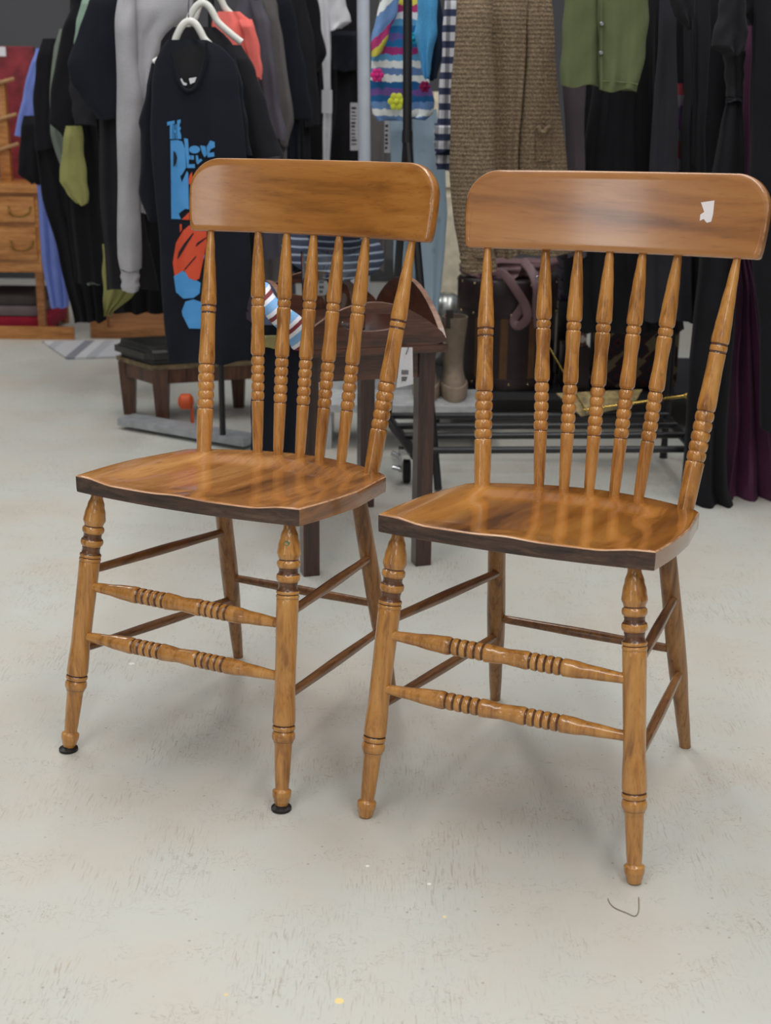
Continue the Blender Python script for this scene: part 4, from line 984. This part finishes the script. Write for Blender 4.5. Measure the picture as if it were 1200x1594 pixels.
# kilim bag, woven pouch, brass framed tray
def kilim():
    t = NT('kilim_weave'); v = t.coords((26, 26, 26)); vo = t.n('ShaderNodeTexVoronoi', distance='MANHATTAN', i_Scale=.8); t.l(v, vo.inputs['Vector'])
    r = t.ramp(vo.outputs['Distance'], [(0, rgb(20, 20, 26)), (.2, rgb(70, 28, 30)), (.4, rgb(26, 34, 42)), (.62, rgb(54, 30, 34)), (.9, rgb(110, 98, 74))], 'CONSTANT')
    t.l(r.outputs[0], t.b.inputs['Base Color']); t.set(Roughness=.95); return t.m
KIL = kilim()
a, b = at(905, 600, 4.1)+Vector((.045, 0, 0)), at(1062, 478, 4.1)
kb = thing('kilim_bag', 'kilim patterned carpet bag in dark red and blue lying on the low shelf', 'bag', ((a.x+b.x)/2, 4.15, .126))
bm = bmesh.new(); box(bm, (a.x, 4.08, .127), (b.x, 4.3, b.z), .03); obj('bag_body', bm, KIL, kb)
bm = bmesh.new(); pipe(bm, [(a.x+.06, 4.12, b.z-.01), (a.x+.09, 4.10, b.z+.03), (a.x+.16, 4.10, b.z+.03), (a.x+.2, 4.12, b.z-.01)], .007, 8, smooth=5); obj('handle', bm, LEA, kb)
ZIG = stripes('white_brown_zigzag_weave', [rgb(222, 214, 206), rgb(124, 90, 78), rgb(206, 196, 186), rgb(110, 78, 68)], 16, wob=.5)
a, b = at(864, 536, 4.12)+Vector((.035, 0, 0)), at(896, 474, 4.12)+Vector((.035, 0, 0))
bm = bmesh.new(); box(bm, (a.x, 4.08, a.z), (b.x, 4.14, b.z), .01); single('woven_cushion', bm, ZIG, 'white and brown zigzag woven cushion between the trunk and the kilim bag', 'cushion')
bm = bmesh.new(); box(bm, (a.x-.01, 4.06, .127), (b.x+.01, 4.2, a.z-.001), .004); single('dark_case', bm, LEA, 'dark case with brass corners under the woven cushion', 'case')
a, b = at(897, 520, 4.05), at(935, 478, 4.05)
BRS = plain('polished_brass', rgb(206, 172, 92), .25, metal=1); ORN = plain('ornate_gold_beige_board', rgb(150, 132, 88), .55, var=.3, nscale=45, bump=.4)
tb = thing('brass_trimmed_board', 'ornate gold beige board with brass rod edge leaning on the low shelf', 'board', (.55, 3.82, .126))
bm = bmesh.new(); p1, p2, p3, p4 = at(866, 612, 3.70), at(1000, 606, 3.70), at(985, 632, 3.63), at(905, 648, 3.63)
vs1 = [bm.verts.new(p) for p in (p1, p2, p3, p4)]; vs2 = [bm.verts.new(p+Vector((0, .012, -.004))) for p in (p1, p2, p3, p4)]
bm.faces.new(vs1); bm.faces.new(vs2[::-1])
for k in range(4): bm.faces.new((vs1[k], vs1[(k+1) % 4], vs2[(k+1) % 4], vs2[k]))
obj('board', bm, ORN, tb, smooth=False)
bm = bmesh.new(); pipe(bm, [at(908, 638, 3.62), at(1068, 616, 3.62)], .004, 10)
q = bmesh.ops.create_uvsphere(bm, u_segments=12, v_segments=8, radius=.008)['verts']
for v in q: v.co += at(1068, 616, 3.62)
pipe(bm, [at(855, 541, 3.80), at(912, 640, 3.62), at(908, 638, 3.62)], .0022, 8)
obj('brass_rod', bm, BRS, tb)
bm = bmesh.new(); box(bm, (at(612, 652, 3.7).x, 3.735, .118), (at(640, 640, 3.7).x, 3.75, .19), .002, None)
# silver kettle-like thing behind the boots and cream cupboard
sv = bmesh.new(); c = at(696, 470, 4.5); lathe(sv, (c.x, 4.5, .126), (c.x, 4.5, c.z+.03), [(0, .05), (.3, .062), (.7, .06), (.88, .05), (.96, .035), (1, .02)], 28)
single('silver_vase', sv, plain('hammered_silver', rgb(176, 178, 176), .3, metal=.9, var=.2, nscale=50, bump=.4), 'silver coloured vase behind the taupe boots', 'vase')
cb = thing('cream_cupboard', 'cream painted cupboard far behind the boots', 'cupboard', (.32, 5.2, 0))
a = at(672, 300, 5.0)
bm = bmesh.new(); box(bm, (a.x, 5.0, 0), (a.x+.16, 5.5, 1.0), .004); obj('body', bm, CREAM, cb, smooth=False)
bm = bmesh.new(); box(bm, (a.x+.012, 4.985, .06), (a.x+.15, 5.0, .64), .003); obj('door', bm, CREAM, cb, smooth=False)
bm = bmesh.new(); box(bm, (a.x+.012, 4.985, .67), (a.x+.15, 5.0, .97), .003); obj('drawer', bm, CREAM, cb, smooth=False)

# ------------------------------------------------------------------ butler tray table
MAH = wood('dark_mahogany', [rgb(38, 22, 18), rgb(66, 38, 30), rgb(88, 54, 42)], 'z', rough=.35, coat=.4); MAHX = wood('dark_mahogany_tray', [rgb(44, 26, 20), rgb(78, 46, 34), rgb(100, 62, 46)], 'x', rough=.3, coat=.5)
MAHL = wood('mahogany_rim_highlight', [rgb(96, 66, 52), rgb(134, 100, 82), rgb(160, 128, 110)], 'x', rough=.4, coat=.3)  # paler wood paints the highlight along flap edges and hand hole
TF = Vector((-.163, 2.74, 0)); TB = Vector((.080, 2.814, 0)); ex = (TB-TF); Lx = ex.length; ex.normalize(); ey = Vector((-ex.y, ex.x, 0)); Ly = .45
ang = math.atan2(ex.y, ex.x)
tt = thing('tray_table', 'dark mahogany butler tray table with raised rounded flaps behind the left chair', 'table', tuple(TF), ang)
ZT = .49
for x in (0, Lx):
    for y in (0, Ly):
        bm = bmesh.new(); box(bm, (x-.018, y-.018, 0), (x+.018, y+.018, ZT-.01), .002); obj('leg', bm, MAH, tt, local=True, smooth=False)
for lo, hi in (((0.018, -.012, ZT-.065), (Lx-.018, .008, ZT-.01)), ((0.018, Ly-.008, ZT-.065), (Lx-.018, Ly+.012, ZT-.01)), ((-.008, .018, ZT-.065), (.012, Ly-.018, ZT-.01)), ((Lx-.012, .018, ZT-.065), (Lx+.008, Ly-.018, ZT-.01))):
    bm = bmesh.new(); box(bm, lo, hi); obj('apron', bm, MAHX, tt, local=True, smooth=False)
x0_, x1_, y0_, y1_ = -.035, Lx+.04, -.035, Ly+.035
bm = bmesh.new(); box(bm, (x0_, y0_, ZT-.01), (x1_, y1_, ZT+.008), .003); obj('tray_board', bm, MAHX, tt, local=True, smooth=False)
def flap(a, b, h, hole=True, th=.012, lean=(0, 0), nm='tray_flap'):
    """standing flap with an arched top between a and b, with an oval hand hole"""
    a = Vector(a); b = Vector(b); d = b-a; nrm = Vector((-d.y, d.x, 0)).normalized()
    N = 48; ov = []; outp = []
    L_ = d.length
    def top(u): return .012+(h-.012)*math.sin(PI*u)**.8
    cxh, czh, rx, rz_ = .5, h*.55, .21, h*.20
    # ring between hole and outline, sampled by angle
    ring_o = []; ring_i = []
    for k in range(N):
        th_ = 2*PI*k/N
        ring_i.append((cxh+rx*math.cos(th_), czh+rz_*math.sin(th_)))
        # march outward from the hole centre until leaving the flap
        dx, dz = math.cos(th_)*.5/ .5, math.sin(th_)
        s = 0
        while s < 1.2:
            u = cxh+math.cos(th_)*s; z = czh+math.sin(th_)*s*h*2.2
            if u < 0 or u > 1 or z < 0 or z > top(max(0, min(1, u))): break
            s += .004
        u = max(0, min(1, cxh+math.cos(th_)*s)); z = max(0, min(top(u), czh+math.sin(th_)*s*h*2.2)); ring_o.append((u, z))
    bm = bmesh.new()
    def P(u, z, side): return a+d*u+Vector((0, 0, z))+nrm*side*th/2+Vector((lean[0], lean[1], 0))*z
    vo = {}
    for s in (-1, 1):
        vo[s] = ([bm.verts.new(P(u, z, s)) for u, z in ring_o], [bm.verts.new(P(u, z, s)) for u, z in ring_i])
    for k in range(N):
        j = (k+1) % N
        for s in (-1, 1):
            bm.faces.new((vo[s][0][k], vo[s][0][j], vo[s][1][j], vo[s][1][k]))
        f = bm.faces.new((vo[-1][0][k], vo[-1][0][j], vo[1][0][j], vo[1][0][k])); f.material_index = 1
        f = bm.faces.new((vo[-1][1][k], vo[-1][1][j], vo[1][1][j], vo[1][1][k])); f.material_index = 1
    if not hole:
        for s in (-1, 1): bm.faces.new(vo[s][1])
    return obj(nm, bm, [MAHX, MAHL], tt, local=True, smooth=False)
zf = ZT+.008
flap((x0_+.003, y0_+.006, zf), (x1_-.003, y0_+.006, zf), .092)
flap((x1_-.006, y0_+.014, zf), (x1_-.006, y1_-.014, zf), .105, hole=False)
flap((x0_+.006, y0_+.014, zf), (x0_+.006, y1_-.014, zf), .105, hole=False)
flap((x0_+.003, y1_-.006, zf), (x1_-.003, y1_-.006, zf), .092)

# things in and on the tray
def tl(x, y, z=0): return TF+ex*x+ey*y+Vector((0, 0, z))
GL = NT('clear_glass'); GL.set(Roughness=.02, IOR=1.45); GL.b.inputs['Transmission Weight'].default_value = 1.0; GL.b.inputs['Base Color'].default_value = (.95, .97, .97, 1)
c = tl(.10, .17, zf+.001)
bm = bmesh.new(); lathe(bm, c, c+Vector((0, 0, .17)), [(0, .062), (.03, .068), (.9, .072), (1.0, .072), (1.0, .0695), (.9, .0695), (.05, .0655), (.03, .06)], 40)
single('glass_jar', bm, GL.m, 'clear glass jar standing in the dark tray table', 'jar')
HAT = stripes('navy_grey_striped_straw', [rgb(38, 46, 66), rgb(120, 130, 144), rgb(30, 38, 56), rgb(30, 38, 56)], 60, wob=.15)
bm = bmesh.new(); c = at(520, 378, 3.34); d_ = Vector((.15, -.45, .88)).normalized()
lathe(bm, c-d_*.02, c+d_*.10, [(0, .128), (.06, .124), (.18, .085), (.22, .066), (.8, .056), (.95, .045), (1, .01)], 48); ht = single('striped_sun_hat', bm, HAT, 'navy and grey striped sun hat hanging over the glass jar', 'hat')
SOCK = stripes('blue_white_red_stripes', [rgb(126, 176, 226), rgb(232, 232, 240), rgb(126, 50, 56), rgb(232, 232, 240), rgb(134, 180, 228)], 26, wob=.06, rot=(0, .7, 0))
bm = bmesh.new(); pipe(bm, [at(x, y, Y) for x, y, Y in ((412, 448, 2.72), (416, 466, 2.66), (428, 484, 2.62), (444, 498, 2.60), (458, 510, 2.60), (470, 532, 2.62))], [.012+.012*math.sin(min(1, k/20)*PI*.5) for k in range(31)][:26]+[.024]*5, 20, smooth=5)
single('striped_sock', bm, SOCK, 'blue, white and dark red striped sock draped over the tray', 'sock')
jn = garment('navy_jeans', 'dark navy jeans hanging off the left end of the tray table', 'jeans', 2.655, [
    ('leg_panel', [(506, 410, 480), (524, 402, 488), (560, 393, 484), (640, 391, 480), (700, 389, 474), (735, 388, 470)], INK if False else NAVY, dict(T=.02, folds=3, amp=.005)),
    ('waistband', [(522, 404, 432), (540, 403, 430)], cloth('khaki_label', rgb(150, 142, 96)), dict(T=.006, folds=1, amp=.001, dY=-.026, grow=0))])
# price tag
tg = thing('price_tag', 'white price tag with barcode hanging under the tray table corner', 'tag', tuple(at(630, 603, 2.74)))
P = [at(x, y, 2.745) for x, y in ((617, 604), (643, 598), (642, 541), (624, 541))]
bm = bmesh.new(); f1 = [bm.verts.new(p) for p in P]; f2 = [bm.verts.new(p+Vector((0, .0012, 0))) for p in P]; bm.faces.new(f1); bm.faces.new(f2[::-1])
for k in range(4): bm.faces.new((f1[k], f1[(k+1) % 4], f2[(k+1) % 4], f2[k]))
obj('tag_card', bm, WHITEC, tg, smooth=False)
bm = bmesh.new()
for k in range(9):
    p = at(625+k*1.25, 583, 2.744); q = at(625+k*1.25+.6, 576, 2.744); box(bm, (p.x, 2.7438, p.z), (q.x, 2.7446, q.z))
for k in range(3):
    p = at(625, 588+k*2.4, 2.744); q = at(634-k, 587+k*2.4, 2.744); box(bm, (p.x, 2.7438, p.z), (q.x, 2.7446, q.z))
obj('barcode', bm, DK, tg, smooth=False)
bm = bmesh.new(); pipe(bm, [at(634, 545, 2.74), at(632, 552, 2.738), at(636, 540, 2.745)], .0008, 6, smooth=4); obj('string', bm, DK, tg)

# ------------------------------------------------------------------ leather topped footstool
BL = plain('black_cracked_leather', rgb(40, 40, 38), .42, var=.25, nscale=14, bump=.4); OAKD = wood('dark_oak_stool', [rgb(48, 30, 20), rgb(82, 52, 36), rgb(104, 70, 48)], 'z', rough=.5, coat=.1)
stl = thing('footstool', 'low dark oak footstool with black leather top behind the printed tee', 'footstool', (-.60, 4.2, 0))
A0, B0 = Vector((-.70, 4.09, 0)), Vector((-.36, 4.20, 0)); D0 = Vector((-.128, .135, 0))
zt = .175
for p in (A0, B0, A0+D0, B0+D0):
    bm = bmesh.new()
    R = [[bm.verts.new((p.x+sx*w_, p.y+sy*w_, z)) for sx, sy in ((-1, -1), (1, -1), (1, 1), (-1, 1))] for z, w_ in ((0, .017), (zt, .026))]
    for k in range(4): bm.faces.new((R[0][k], R[0][(k+1) % 4], R[1][(k+1) % 4], R[1][k]))
    bm.faces.new(R[0][::-1]); bm.faces.new(R[1]); obj('leg', bm, OAKD, stl, smooth=False)
def slab(P4, z0, z1, grow_, mat, nm, bev=.0):
    c = sum(P4, Vector())/4; bm = bmesh.new(); lo = []; hi = []
    for p in P4:
        q = p+(p-c).normalized()*grow_; lo.append(bm.verts.new((q.x, q.y, z0))); hi.append(bm.verts.new((q.x, q.y, z1)))
    bm.faces.new(lo[::-1]); bm.faces.new(hi)
    for k in range(4): bm.faces.new((lo[k], lo[(k+1) % 4], hi[(k+1) % 4], hi[k]))
    if bev: bmesh.ops.bevel(bm, geom=list(bm.edges), offset=bev, segments=3, affect='EDGES')
    return obj(nm, bm, mat, stl)
P4 = [A0, B0, B0+D0, A0+D0]
slab(P4, zt-.045, zt, .03, OAKD, 'rail'); slab(P4, zt, zt+.014, .036, plain('frayed_hessian', rgb(120, 104, 78), .9, var=.2), 'hessian_edge'); slab(P4, zt+.012, zt+.072, .05, BL, 'leather_top', .02)

# orange castor wheel under the stool side
p = floor_at(302, 640); bm = bmesh.new(); lathe(bm, (p.x-.01, 4.02, .088), (p.x+.035, 4.02, .088), [(0, .012), (.2, .024), (.8, .024), (1, .012)], 24)
lathe(bm, (p.x+.03, 4.02, .0), (p.x+.03, 4.02, .08), [(0, .006), (1, .004)], 12)
single('orange_castor', bm, plain('orange_plastic', rgb(214, 84, 30), .5), 'orange wheel on the floor beside the footstool', 'wheel')

# ------------------------------------------------------------------ far left: chest, pallets, folded rugs, ladder, red board
PINE = wood('honey_pine', [rgb(150, 92, 40), rgb(184, 122, 60), rgb(204, 146, 84)], 'x', rough=.45, coat=.2); PINED = wood('aged_pine', [rgb(110, 66, 34), rgb(150, 98, 54), rgb(176, 124, 76)], 'x', rough=.6, coat=0)
BRZ = plain('aged_brass', rgb(120, 92, 44), .4, metal=.8)
def X(px, Y): return at(px, 400, Y).x
def Z(py, Y): return at(40, py, Y).z
cy = 5.55
ch = thing('chest_of_drawers', 'honey pine chest of drawers at the far left', 'chest of drawers', (X(-20, cy), cy+.2, 0))
xl, xr = X(-130, cy), X(64, cy)
bm = bmesh.new(); box(bm, (xl, cy, Z(424, cy)), (xr, cy+.42, Z(300, cy)), .003); obj('body', bm, PINE, ch, smooth=False)
bm = bmesh.new(); box(bm, (xl-.02, cy-.02, Z(300, cy)), (xr+.02, cy+.44, Z(287, cy)), .004); obj('top', bm, PINE, ch, smooth=False)
for (ya, yb) in ((346, 306), (404, 354)):
    bm = bmesh.new(); box(bm, (xl+.03, cy-.012, Z(ya, cy)), (xr-.012, cy, Z(yb, cy)), .004); dr = obj('drawer', bm, PINE, ch, smooth=False)
    for hx in (37,):
        c = Vector((X(hx, cy), cy-.02, Z((ya+yb)/2, cy)))
        bm = bmesh.new(); pipe(bm, [c+Vector((-.045, .006, .012)), c+Vector((-.035, -.012, -.016)), c+Vector((0, -.016, -.026)), c+Vector((.035, -.012, -.016)), c+Vector((.045, .006, .012))], .004, 8, smooth=4); obj('handle', bm, BRZ, dr)
for xx in (xl, xr-.03):
    for yy in (cy, cy+.39):
        bm = bmesh.new(); box(bm, (xx, yy, .0), (xx+.03, yy+.03, Z(424, cy))); obj('leg', bm, PINED, ch, smooth=False)
bm = bmesh.new(); box(bm, (xl, cy-.015, .0), (xr+.12, cy-.003, Z(508, cy-.01)), .003); single('wooden_board', bm, PINE, 'pine plank lying in front of the chest of drawers', 'plank')
pl2 = bmesh.new(); box(pl2, (X(132, cy), cy+.02, 0), (X(262, cy), cy+.5, .045), .003); box(pl2, (X(132, cy), cy+.02, .045), (X(160, cy), cy+.06, .09), .003); single('wooden_pallet', pl2, PINED, 'low pine pallet under the hanging black clothes', 'pallet')
zz = .03
for k, (m_, lab, h_) in enumerate(((cloth('crimson_rug', rgb(150, 34, 52)), 'crimson folded rug under the chest of drawers', .055), (cloth('grey_mauve_rug', rgb(112, 98, 100)), 'grey mauve folded rug on top of the crimson one', .045), (cloth('dark_grey_rug', rgb(70, 62, 62)), 'dark grey folded rug, topmost under the chest', .04))):
    bm = bmesh.new(); box(bm, (xl+.05, cy+.045, zz), (X(66, cy) if k == 0 else xr-.035, cy+.37, zz+h_), .015); single('folded_rug', bm, m_, lab, 'rug', 'folded rugs'); zz += h_+.001
bm = bmesh.new(); box(bm, (xl+.04, cy+.04, 0), (xr-.035, cy+.38, .029), .003); single('rug_plank', bm, PINED, 'low plank under the folded rugs', 'plank')
ztop = Z(287, cy)
ld = thing('wooden_ladder_rack', 'small wooden rack with tan cords standing on the chest of drawers', 'rack', (X(5, cy), cy+.2, ztop))
bm = bmesh.new(); box(bm, (X(12, cy+.2), cy+.18, ztop), (X(28, cy+.2), cy+.22, Z(125, cy+.2)), .004); obj('post', bm, PINE, ld)
bm = bmesh.new(); box(bm, (X(-60, cy+.2), cy+.18, ztop), (X(-44, cy+.2), cy+.22, Z(125, cy+.2)), .004); obj('post', bm, PINE, ld)
for y in (135, 190, 236):
    bm = bmesh.new(); pipe(bm, [(X(-60, cy+.2), cy+.165, Z(y+12, cy+.2)), (X(-10, cy+.2), cy+.15, Z(y+6, cy+.2)), (X(24, cy+.2), cy+.165, Z(y-6, cy+.2)), (X(42, cy+.2), cy+.19, Z(y-12, cy+.2))], .008, 8, smooth=5); obj('cord', bm, plain('tan_cord', rgb(170, 130, 90), .8), ld)
rb = thing('red_board', 'dark red board with a white sticker leaning behind the wooden rack', 'board', (X(40, cy+.3), cy+.32, ztop))
bm = bmesh.new(); box(bm, (X(8, cy+.3), cy+.32, ztop), (X(72, cy+.3), cy+.34, Z(72, cy+.3)), .003); obj('panel', bm, plain('dark_red_print', rgb(132, 40, 50), .6, var=.2, nscale=18), rb, smooth=False)
bm = bmesh.new(); box(bm, (X(15, cy+.3), cy+.317, Z(88, cy+.3)), (X(30, cy+.3), cy+.32, Z(73, cy+.3))); obj('sticker', bm, WHITEC, rb, smooth=False)

# striped rug on the floor
RUGM = stripes('grey_white_stripe_weave', [rgb(196, 196, 200), rgb(196, 196, 200), rgb(134, 136, 146), rgb(206, 206, 208), rgb(176, 178, 184)], 5.0, ax=0, wob=.05)
bm = bmesh.new(); P = [floor_at(66, 534), floor_at(104, 560), floor_at(235, 556), floor_at(262, 531)]
lo = [bm.verts.new(p+Vector((0, 0, .001))) for p in P]; hi = [bm.verts.new(p+Vector((0, 0, .008))) for p in P]; bm.faces.new(lo[::-1]); bm.faces.new(hi)
for k in range(4): bm.faces.new((lo[k], lo[(k+1) % 4], hi[(k+1) % 4], hi[k]))
single('striped_rug', bm, RUGM, 'grey and white striped rug on the floor at the far left', 'rug', smooth=False)
# red pole behind the left chair
bm = bmesh.new(); pipe(bm, [(at(414, 400, 4.3).x, 4.3, 0), (at(414, 400, 4.3).x, 4.3, .95)], .008, 12); single('red_pole', bm, plain('red_paint', rgb(150, 34, 34), .5), 'thin red pole behind the left chair back', 'pole')
# bent wire on the floor
bm = bmesh.new(); pipe(bm, [floor_at(x, y)+Vector((0, 0, .0012)) for x, y in ((946, 1400), (950, 1408), (958, 1415), (975, 1422), (988, 1427), (994, 1418), (994, 1398))], .0006, 8, smooth=5)
single('bent_wire', bm, plain('dull_wire', rgb(140, 130, 110), .5), 'thin bent wire lying on the floor before the right chair', 'wire')
